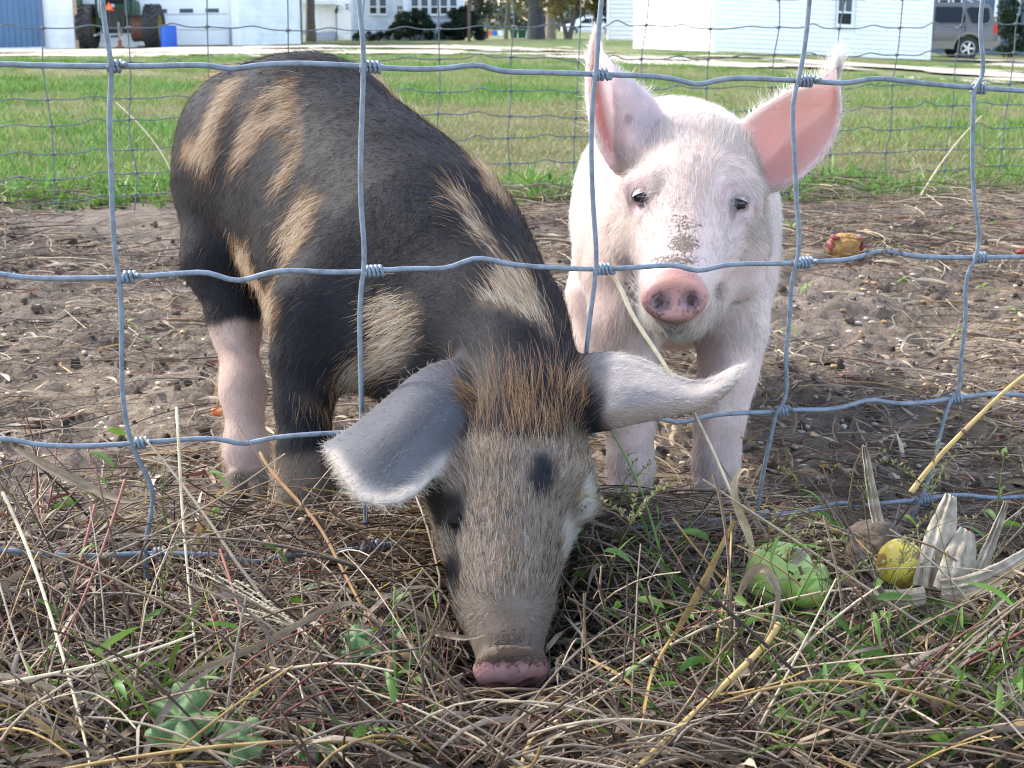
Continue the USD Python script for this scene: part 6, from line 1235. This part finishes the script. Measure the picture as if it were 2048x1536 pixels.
def leaf_blade(base, d, up, length, width, droop=.3, k=7, fold=.25):
    """One leaf: pointed, folded along its rib, bending down towards the tip."""
    d = np.asarray(d, float); d /= np.linalg.norm(d); up = np.asarray(up, float); s = np.cross(d, up); s /= np.linalg.norm(s) + 1e-9; n = np.cross(s, d)
    t = np.linspace(0, 1, k)[:, None]; C = base + length * (t * d - droop * t ** 2 * n); w = width / 2 * np.sin(np.pi * (.08 + .92 * t)) ** .8; w[-1] = width * .01
    return grid_mesh(np.stack([C - s * w + n * w * fold, C, C + s * w + n * w * fold], 1))
def build_small():
    g = np.random.default_rng(404)
    G1 = mat('seedling_leaf', (.20, .30, .05), .45, noise=(120, (.14, .24, .035), .35, .7), translucent=.35)
    first = None
    for k, (px, py, s) in enumerate([(1580, 470, 1.6), (1686, 462, .9), (1790, 505, 1.0), (1905, 470, 1.1), (1985, 460, 1.2), (1612, 590, 1.0), (1690, 575, .8), (1805, 575, .9), (1965, 580, 1.0), (2030, 640, .8), (1575, 690, .7), (1925, 655, .8), (985, 880, .9), (300, 690, .8), (255, 655, .9)]):
        q = ground_at(px, py); q[2] = zg(q[0], q[1]) - .002
        lab = 'largest light green seedling beside the white pig, below the far fence' if k == 0 else 'small light green seedling sprouting from the bare pen soil'
        if k < 2:
            t = thing('seedling', lab, 'seedling', None if k == 0 else 'small seedlings in the pen', loc=q); obj('stem', tube([(0, 0, 0), (.001, 0, .012 * s), (.002, 0, .024 * s)], .001, 5), G1, t)
            for j_, a in enumerate(np.array([.3, 2.4, 3.4]) + k): obj('leaf', leaf_blade(np.array([.002, 0, .018 * s]), (math.cos(a), math.sin(a), .5 + .5 * math.sin(3 * a)), (0, 0, 1), (.022 + .014 * (j_ % 2)) * s, .007 * s, .45), G1, t, True)
            if k == 1: first = t
        else: copy_of(first, q, g.uniform(0, 6), (s * .8, s * g.uniform(.6, 1), s * g.uniform(.6, 1.2)), lab, 'seedling', 'small seedlings in the pen')
    def fruit(r, squash=.92, seed=0, dent=.22, lump=.05):
        m = trimesh.creation.icosphere(4, 1.0); v = np.array(m.vertices); h = np.hypot(v[:, 0], v[:, 1]); z = v[:, 2]; v[:, 2] = z * squash - dent * np.sign(z) * np.exp(-(h / .32) ** 2) * (np.abs(z) > .3); v *= (1 + lump * (meshkit.fbm(v * 1.6 + seed, 2, seed) - .5) * 2)[:, None]; return v * r, m.faces
    def place(v, tilt, az, c):
        R = trimesh.transformations.euler_matrix(tilt, 0, az)[:3, :3]; return v @ R.T + c
    skin = mat('fruit_skin', (1, 1, 1), .32, tint=True, noise=(140, (.90, .92, .86), .4, .7), spec=.5)
    stemm = mat('fruit_stem', (.10, .065, .035), .8)
    def apple(label, px, py, zc, rpx, col, rot, seed, tilt, az, squash=.92):
        r = rpx * zc / FPX; c = at(px, py, zc); v, f = fruit(r, squash, seed); v = place(v, tilt, az, c); t = thing('apple', label, 'apple')
        k = meshkit.fbm(v * 28 + seed, 3, seed); cc = np.array(col[0]) * (1 - k[:, None]) + np.array(col[1]) * k[:, None]
        for (sx, sy, sr, sc) in rot:
            u, w, _ = seen(v); m = (np.hypot(u - sx, w - sy) + 14 * (meshkit.fbm(v * 160, 2, 5) - .5) < sr); cc[m] = sc
        obj('skin', (v, f), skin, t, True, col=cc); R = trimesh.transformations.euler_matrix(tilt, 0, az)[:3, :3]
        obj('stem', tube(np.array([[0, 0, r * .62], [r * .04, 0, r * .86], [r * .1, 0, r * 1.06]]) @ R.T + c, [.0012, .001, .0014], 6), stemm, t); return t
    apple('larger pale green windfall apple half buried in dry grass, brown spot on it', 1560, 1150, .985, 70, ((.29, .40, .095), (.34, .42, .14)), [(1594, 1110, 17, (.18, .15, .07))], 3, .5, .4)
    apple('smaller green apple below the larger pale green one, in dry grass', 1615, 1176, .955, 44, ((.21, .33, .065), (.26, .34, .09)), [], 5, -.4, 1.4)
    apple('yellow brown rotting apple beside the corn husks', 1800, 1126, .985, 46, ((.50, .40, .05), (.42, .30, .04)), [(1762, 1120, 14, (.20, .11, .035)), (1838, 1108, 10, (.18, .08, .03)), (1800, 1172, 15, (.34, .20, .04))], 8, .3, 2.0, 1.1)
    # half eaten squash
    c = ground_at(1690, 512); c[2] = zg(c[0], c[1]) + .010; m = trimesh.creation.icosphere(4, 1.0); v = np.array(m.vertices) * [.030, .022, .024]; v *= (1 + .35 * (meshkit.fbm(v * 70, 3, 3) - .5) + .25 * (meshkit.fbm(v * 190, 3, 4) - .5))[:, None]
    t = thing('squash_piece', 'chewed chunk of yellow brown squash with red skin on the pen soil', 'squash', loc=c); k = meshkit.fbm(v * 140, 3, 6)[:, None]; cc = np.array([.44, .25, .07]) * (1 - k) + np.array([.22, .11, .035]) * k
    obj('flesh', (v, m.faces), mat('squash_flesh', (1, 1, 1), .7, tint=True, noise=(300, (.7, .65, .6), .35, .7)), t, True, col=cc); RS = mat('squash_skin', (.22, .035, .04), .55, noise=(90, (.16, .03, .03), .35, .7))
    for (x, z, rx, rz_) in ((-.026, .004, .007, .009), (-.021, .017, .008, .004), (.027, -.003, .006, .015), (.018, .016, .008, .003)):
        b_ = trimesh.creation.icosphere(3, 1.0); w_ = np.array(b_.vertices) * [rx, .011, rz_]; w_ *= (1 + .7 * (meshkit.fbm(w_ * 130 + x * 900, 3, 8) - .5))[:, None]; obj('skin_flap', (w_ + [x, -.005, z], b_.faces), RS, t, True)
    for px, py, lab, colr, s in ((442, 830, 'orange chunk of carrot on the soil by the hind foot of the spotted pig', (.55, .13, .03), .009), (2042, 518, 'red chunk of vegetable at the right edge of the pen', (.28, .05, .04), .008), (1695, 760, 'dull red scrap of leaf on the soil right of the white pig', (.30, .09, .06), .008)):
        q = ground_at(px, py); q[2] = zg(q[0], q[1]) + s * .4; b = trimesh.creation.icosphere(3, 1.0); v = np.array(b.vertices); v *= (1 + .6 * (meshkit.fbm(v * 1.7, 2, int(px)) - .5))[:, None] * [s * 1.2, s, s * .6]; t = thing('vegetable_scrap', lab, 'vegetable scrap', loc=q); obj('chunk', (v, b.faces), mat('scrap_%s' % lab.split()[0], colr, .5, noise=(150, tuple(x * .5 for x in colr), .4, .7)), t, True)
    # corn husks standing in the litter on the right
    HM = mat('corn_husk', (1, 1, 1), .75, tint=True, noise=(110, (.62, .58, .52), .35, .7), translucent=.15, bump=(420, .0012)); t = thing('corn_husk', 'pale dry corn husk leaves sticking up beside the yellow apple', 'corn husk')
    for pts, w in (([(1855, 1175, .97), (1872, 1100, .98), (1890, 1040, .99), (1902, 990, 1.0)], .021), ([(1900, 1190, .955), (1918, 1130, .97), (1930, 1085, .985), (1934, 1060, .995)], .025), ([(1945, 1185, .97), (1968, 1120, .98), (1992, 1060, .99), (2012, 1005, 1.0)], .009), ([(1880, 1180, .955), (1960, 1165, .95), (2040, 1120, .96), (2100, 1080, .97)], .014), ([(1760, 1060, 1.02), (1745, 990, 1.03), (1735, 930, 1.035), (1728, 890, 1.04)], .008), ([(1850, 1190, .95), (1800, 1195, .945), (1740, 1185, .95)], .011)):
        m_ = 26; C = smooth_path([at(*p) for p in pts], m_); T = np.gradient(C, axis=0); T /= np.linalg.norm(T, axis=1, keepdims=True); S = np.cross(T, FWD); S /= np.linalg.norm(S, axis=1, keepdims=True); q = np.linspace(0, 1, m_)[:, None]
        ww = w / 2 * (1.05 - .65 * q ** 2.5) * (1 + .30 * (meshkit.fbm(C * 60, 3, 5)[:, None] - .5)); a = np.linspace(-1, 1, 11); tw = .7 * (meshkit.noise(C * 22, 8) - .5)[:, None]
        G = np.stack([C + S * ww * x - FWD * ww * (.45 * (1 - x * x) + tw * x) + FWD * (.0011 * math.sin(11 * x + 2) + .0008 * math.sin(23 * x)) for x in a], 1); G += ((meshkit.fbm(G * 120, 3, 6) - .5) * .0045)[..., None] * FWD
        rag = 1 + (meshkit.noise(np.repeat(a[:, None], 3, 1) * 7, 3) - .5) * .25; G[-1] = G[-3] + (G[-1] - G[-3]) * rag[:, None]
        V_, F_ = grid_mesh(G); kk = meshkit.fbm(V_ * [40, 40, 160], 3, 9)[:, None]; kk = np.clip(kk * 1.6 - .35, 0, 1); cc = np.array([.62, .54, .42]) * (1 - kk) + np.array([.30, .235, .16]) * kk; obj('husk_leaf', (V_, F_), HM, t, True, col=cc)
    CL = mat('mud_lump', (.085, .062, .045), .95, noise=(120, (.14, .11, .085), .4, .7), bump=(260, .002)); q = at(1750, 1095, 1.03); b = trimesh.creation.icosphere(4, 1.0); v = np.array(b.vertices); v *= (1 + .5 * (meshkit.fbm(v * 2.2, 3, 9) - .5))[:, None] * .020; obj('mud_clod', (v + q, b.faces), CL, None, True, label='brown clod of muddy root behind the yellow apple', category='clod')
    # single stalks that stand out
    COL = {'pale': (.55, .46, .30), 'yellow': (.47, .32, .12), 'brown': (.17, .11, .07), 'grey': (.36, .29, .21), 'red': (.22, .075, .055), 'green': (.09, .17, .035), 'orange': (.36, .20, .09)}
    SM = {k: mat('stalk_' + k, c, .6, noise=(120, tuple(x * .6 for x in c), .4, .75), spec=.3) for k, c in COL.items()}
    def stalk(name, label, cat, pts, r, m, flat=None, nodes=0):
        P = smooth_path([at(*p) for p in pts], 40); t = thing(name, label, cat)
        if flat:
            T = np.gradient(P, axis=0); T /= np.linalg.norm(T, axis=1, keepdims=True); S = np.cross(T, FWD); S /= np.linalg.norm(S, axis=1, keepdims=True); B = np.cross(S, T); q = np.linspace(0, 1, 40)
            ang = flat * (q + .5 * (meshkit.noise(P * 45, 3) - .5)); D = np.cos(ang)[:, None] * S + np.sin(ang)[:, None] * B; w = (r * .85 * np.sin(np.pi * (.1 + .88 * q)) ** .7 * (1 + .5 * (meshkit.fbm(P * 110, 3, 4) - .5)))[:, None]; E = np.cross(T, D); cr = (.25 + 1.1 * meshkit.noise(P * 80, 7))[:, None]; G = np.stack([P - D * w, P - D * w * .5 - E * w * .4 * cr, P - E * w * .75 * cr, P + D * w * .5 - E * w * .4 * cr, P + D * w], 1)
            V_, F_ = grid_mesh(G); kk = np.clip(meshkit.fbm(V_ * 70, 3, 9) * 1.5 - .3, 0, 1)[:, None]; cc = np.array(COL[m]) * .8 * (1 - kk) + np.array(COL[m]) * np.array([.42, .38, .34]) * kk; obj('blade', (V_, F_), STRAW, t, True, col=cc)
        else:
            rr = np.linspace(1, .6, 40) * r; obj('stem', tube(P, rr, 8), SM[m], t, True)
            for k in range(nodes):
                i = int(40 * (k + .6) / (nodes + .3)); obj('joint', tube([P[i] - (P[i + 1] - P[i]) * .4, P[i], P[i] + (P[i + 1] - P[i]) * .4], [rr[i] * 1.05, rr[i] * 1.5, rr[i] * 1.05], 8), SM['brown' if m != 'pale' else 'grey'], t, True)
        return t, P
    stalk('straw_stalk', 'pale straw stalk hanging down from the wire in front of the white pig', 'stalk', [(1198, 540, 1.060), (1207, 530, 1.052), (1222, 545, 1.05), (1260, 620, 1.04), (1310, 700, 1.03), (1345, 755, 1.02), (1400, 850, 1.0), (1440, 935, .99), (1474, 1015, .98)], .0017, 'pale')
    stalk('straw_stalk', 'thin pale straw stalk leaning up across the front leg side at left', 'stalk', [(353, 815, 1.0), (358, 900, .985), (364, 1010, .97), (374, 1130, .945), (384, 1230, .925), (396, 1330, .90)], .0011, 'pale')
    stalk('straw_stalk', 'orange brown straw stalk slanting down left of the spotted pig face', 'stalk', [(520, 905, 1.02), (580, 985, 1.0), (636, 1050, .985), (680, 1130, .965), (725, 1215, .94), (768, 1310, .91), (790, 1380, .90)], .0014, 'orange', nodes=2)
    stalk('straw_stalk', 'long yellow straw stalk slanting across the bottom right corner', 'stalk', [(1556, 1250, 0.8595), (1520, 1300, 0.8356), (1478, 1342, 0.8213), (1400, 1415, 0.7926), (1320, 1490, 0.7688), (1240, 1570, 0.7449)], .0020, 'yellow', nodes=2)
    stalk('straw_stalk', 'yellow straw stalk rising to the right edge above the corn husks', 'stalk', [(1822, 985, 1.03), (1860, 935, 1.03), (1905, 885, 1.025), (1960, 830, 1.02), (2010, 782, 1.015), (2075, 735, 1.01)], .0020, 'yellow', nodes=1)
    stalk('dry_leaf', 'yellow brown dry grass leaf hanging down right of the snout', 'leaf', [(1470, 1040, 0.9168), (1440, 1100, 0.8977), (1395, 1190, 0.869), (1345, 1275, 0.8404), (1310, 1340, 0.8213), (1290, 1420, 0.7974), (1262, 1500, 0.7736)], .0032, 'yellow', 1.6)
    stalk('dry_leaf', 'curled grey dry leaf looping over the green apples', 'leaf', [(1480, 1190, 0.8595), (1500, 1150, 0.8547), (1525, 1136, 0.8499), (1548, 1160, 0.8452), (1556, 1205, 0.8404), (1545, 1250, 0.8356), (1525, 1290, 0.8356)], .0036, 'grey', 1.2)
    stalk('dry_leaf', 'pale dry leaf bent like a hook above the apples', 'leaf', [(1500, 1120, .95), (1485, 1040, .955), (1468, 975, .96), (1478, 945, .96), (1492, 940, .955), (1490, 962, .95)], .0036, 'pale', 1.3)
    stalk('dry_leaf', 'long grey dry leaf sloping down to the bent fence stay at left', 'leaf', [(30, 895, 1.0), (90, 930, .99), (160, 966, .98), (220, 992, .97), (265, 1002, .965), (296, 990, .965)], .0040, 'grey', .8)
    stalk('dry_leaf', 'dry leaf folded across the pink snout of the spotted pig', 'leaf', [(850, 1290, .885), (862, 1268, .88), (900, 1272, .872), (940, 1275, .866), (972, 1268, .862)], .0022, 'grey', .7)
    stalk('dry_leaf', 'broad pale leaf arching along the bottom left', 'leaf', [(365, 1350, 0.8117), (420, 1330, 0.8117), (520, 1290, 0.8165), (620, 1235, 0.8213), (700, 1206, 0.8261), (755, 1245, 0.8213)], .0024, 'grey', .5)
    stalk('straw_stalk', 'long pale straw lying nearly level across the lower left', 'stalk', [(-20, 1372, 0.7974), (120, 1345, 0.8022), (250, 1315, 0.8117), (390, 1268, 0.8213)], .0012, 'pale')
    stalk('straw_stalk', 'pale straw leaning from the left edge down to the bottom', 'stalk', [(5, 985, 0.9072), (60, 1110, 0.8786), (110, 1260, 0.8356), (150, 1400, 0.8022), (185, 1560, 0.7592)], .0012, 'pale')
    for k, (a, b) in enumerate((((250, 960), (120, 1300)), ((190, 1010), (60, 1420)), ((440, 1100), (510, 1380)))): stalk('reddish_stem', ('reddish stem by the bent stay', 'reddish stem at the left edge', 'reddish stem under the lowest wire')[k] + ' in the dry grass at left', 'stem', [(*a, .95), ((a[0] + b[0]) / 2 + 8, (a[1] + b[1]) / 2, .90), (*b, .85)], .0011, 'red', nodes=1)
    stalk('dry_stalk', 'pale dry stalk leaning against the far fence at left', 'stalk', [(232, 205, 3.0), (290, 262, 2.98), (330, 318, 2.96), (352, 392, 2.92)], .0016, 'pale')
    stalk('dry_stalk', 'tall pale dry stalk leaning across the far fence at right', 'stalk', [(1836, 400, 3.12), (1870, 345, 3.12), (1910, 290, 3.14), (1963, 232, 3.16)], .0020, 'pale')
    stalk('dry_stalk', 'dark crooked dead stalk by the far fence at the right', 'stalk', [(1968, 248, 3.14), (1964, 300, 3.13), (1972, 345, 3.12), (1990, 375, 3.12), (2010, 410, 3.1)], .0014, 'brown')
    # a bare seed head of crabgrass in front of the lowest wire
    t, P = stalk('seed_head', 'pale spreading grass seed head lying in the litter at lower left', 'seed head', [(598, 1256, .87), (640, 1292, .86), (700, 1345, .85), (760, 1400, .84)], .0008, 'pale')
    for (x, y) in ((372, 1133), (398, 1132), (450, 1208), (436, 1222), (470, 1160)):
        Q = smooth_path([P[0], at((x + 598) / 2, (y + 1256) / 2 - 6, .88), at(x, y, .89)], 26); mb = MB(); mb.tube(Q, .0004, 5)
        for i in range(2, 26):
            s = trimesh.creation.icosphere(0, 1.0); s.apply_scale([.0011, .0006, .0006]); s.apply_translation(Q[i] + g.normal(0, .0006, 3)); mb.mesh(s)
        mb.build('spike', SM['pale'], t, False)
    # two tall single green weeds
    for px, py0, py1, zc, lab in ((790, 1175, 1400, .87, 'thin upright green weed with tiny leaves left of the snout'), (1240, 870, 1000, .97, 'arching green grass seed head just right of the spotted pig face')):
        Q = smooth_path([at(px, py0, zc + .03), at(px - 3, (py0 + py1) / 2, zc + .01), at(px + 8, py1, zc - .005)] if px < 1000 else [at(1222, 862, .99), at(1262, 935, .985), at(1296, 1020, .975), at(1330, 1140, .955), at(1395, 1270, .92)], 24); t = thing('weed', lab, 'weed'); obj('stem', tube(Q, np.linspace(.0006, .0011, 24), 6), SM['green'], t, True)
        for i in ((3, 11, 18) if px < 1000 else (1, 3, 5, 7, 9, 11)):
            a = 2.4 * i; obj('leaf', leaf_blade(Q[i], (math.cos(a), .4 * math.sin(a), .5), (0, 0, 1), .012 if px < 1000 else .009, .0045 if px < 1000 else .0016, .4), SM['green'], t, True)
    # lobed weeds at the bottom left
    LM = mat('lobed_leaf', (.10, .20, .06), .55, noise=(60, (.14, .21, .08), .4, .7), translucent=.3, bump=(300, .0008))
    for k, (px, py, zc, s, lab) in enumerate(((352, 1452, .800, .021, 'largest pale green lobed weed leaf rosette at the bottom left'), (470, 1500, .79, .017, 'lobed weed rosette at the bottom, right of the largest one'), (640, 1515, .80, .011, 'small lobed weed at the bottom, left of the snout'), (720, 1290, .865, .010, 'small green weed in the litter just left of the snout'))):
        c = at(px, py, zc); t = thing('weed', lab, 'weed', loc=c)
        for j in range((2, 1, 3, 3)[k]):
            a = 1.3 * j + k; off = np.array([math.cos(a), math.sin(a), 0]) * s * (.15 if j == 0 else .95) + [0, 0, .004 + .004 * (j == 0)]; ss = s * (1 if j == 0 else .62); th = np.linspace(0, 2 * np.pi, 61)[:-1]; rr = ss * (.62 + .30 * np.abs(np.cos(2.5 * th)) ** .7 + .07 * np.abs(np.cos(10 * th))) * (1 - .75 * np.exp(-((th - np.pi) / .22) ** 2))
            ring = [np.stack([rr * q * np.cos(th + a), rr * q * np.sin(th + a), ss * (.10 * q * np.cos(5 * th) - .18 * q * q)], 1) for q in (.35, .7, 1.0)]; V = np.vstack([[0, 0, 0], *ring]) + off; i = np.arange(60); n = (i + 1) % 60
            F = np.vstack([np.stack([0 * i, 1 + i, 1 + n], 1)] + [np.stack([1 + q * 60 + i, 1 + q * 60 + 60 + i, 1 + q * 60 + 60 + n], 1) for q in (0, 1)] + [np.stack([1 + q * 60 + i, 1 + q * 60 + 60 + n, 1 + q * 60 + n], 1) for q in (0, 1)]); tilt = trimesh.transformations.rotation_matrix(.45, [1, 0, 0])[:3, :3]
            obj('leaf', (V @ tilt.T, F), LM, t, True); obj('leaf_stalk', tube(np.array([off @ tilt.T, off @ tilt.T * .4 - [0, 0, .045]]), .0007, 5), LM, t)
build_small()
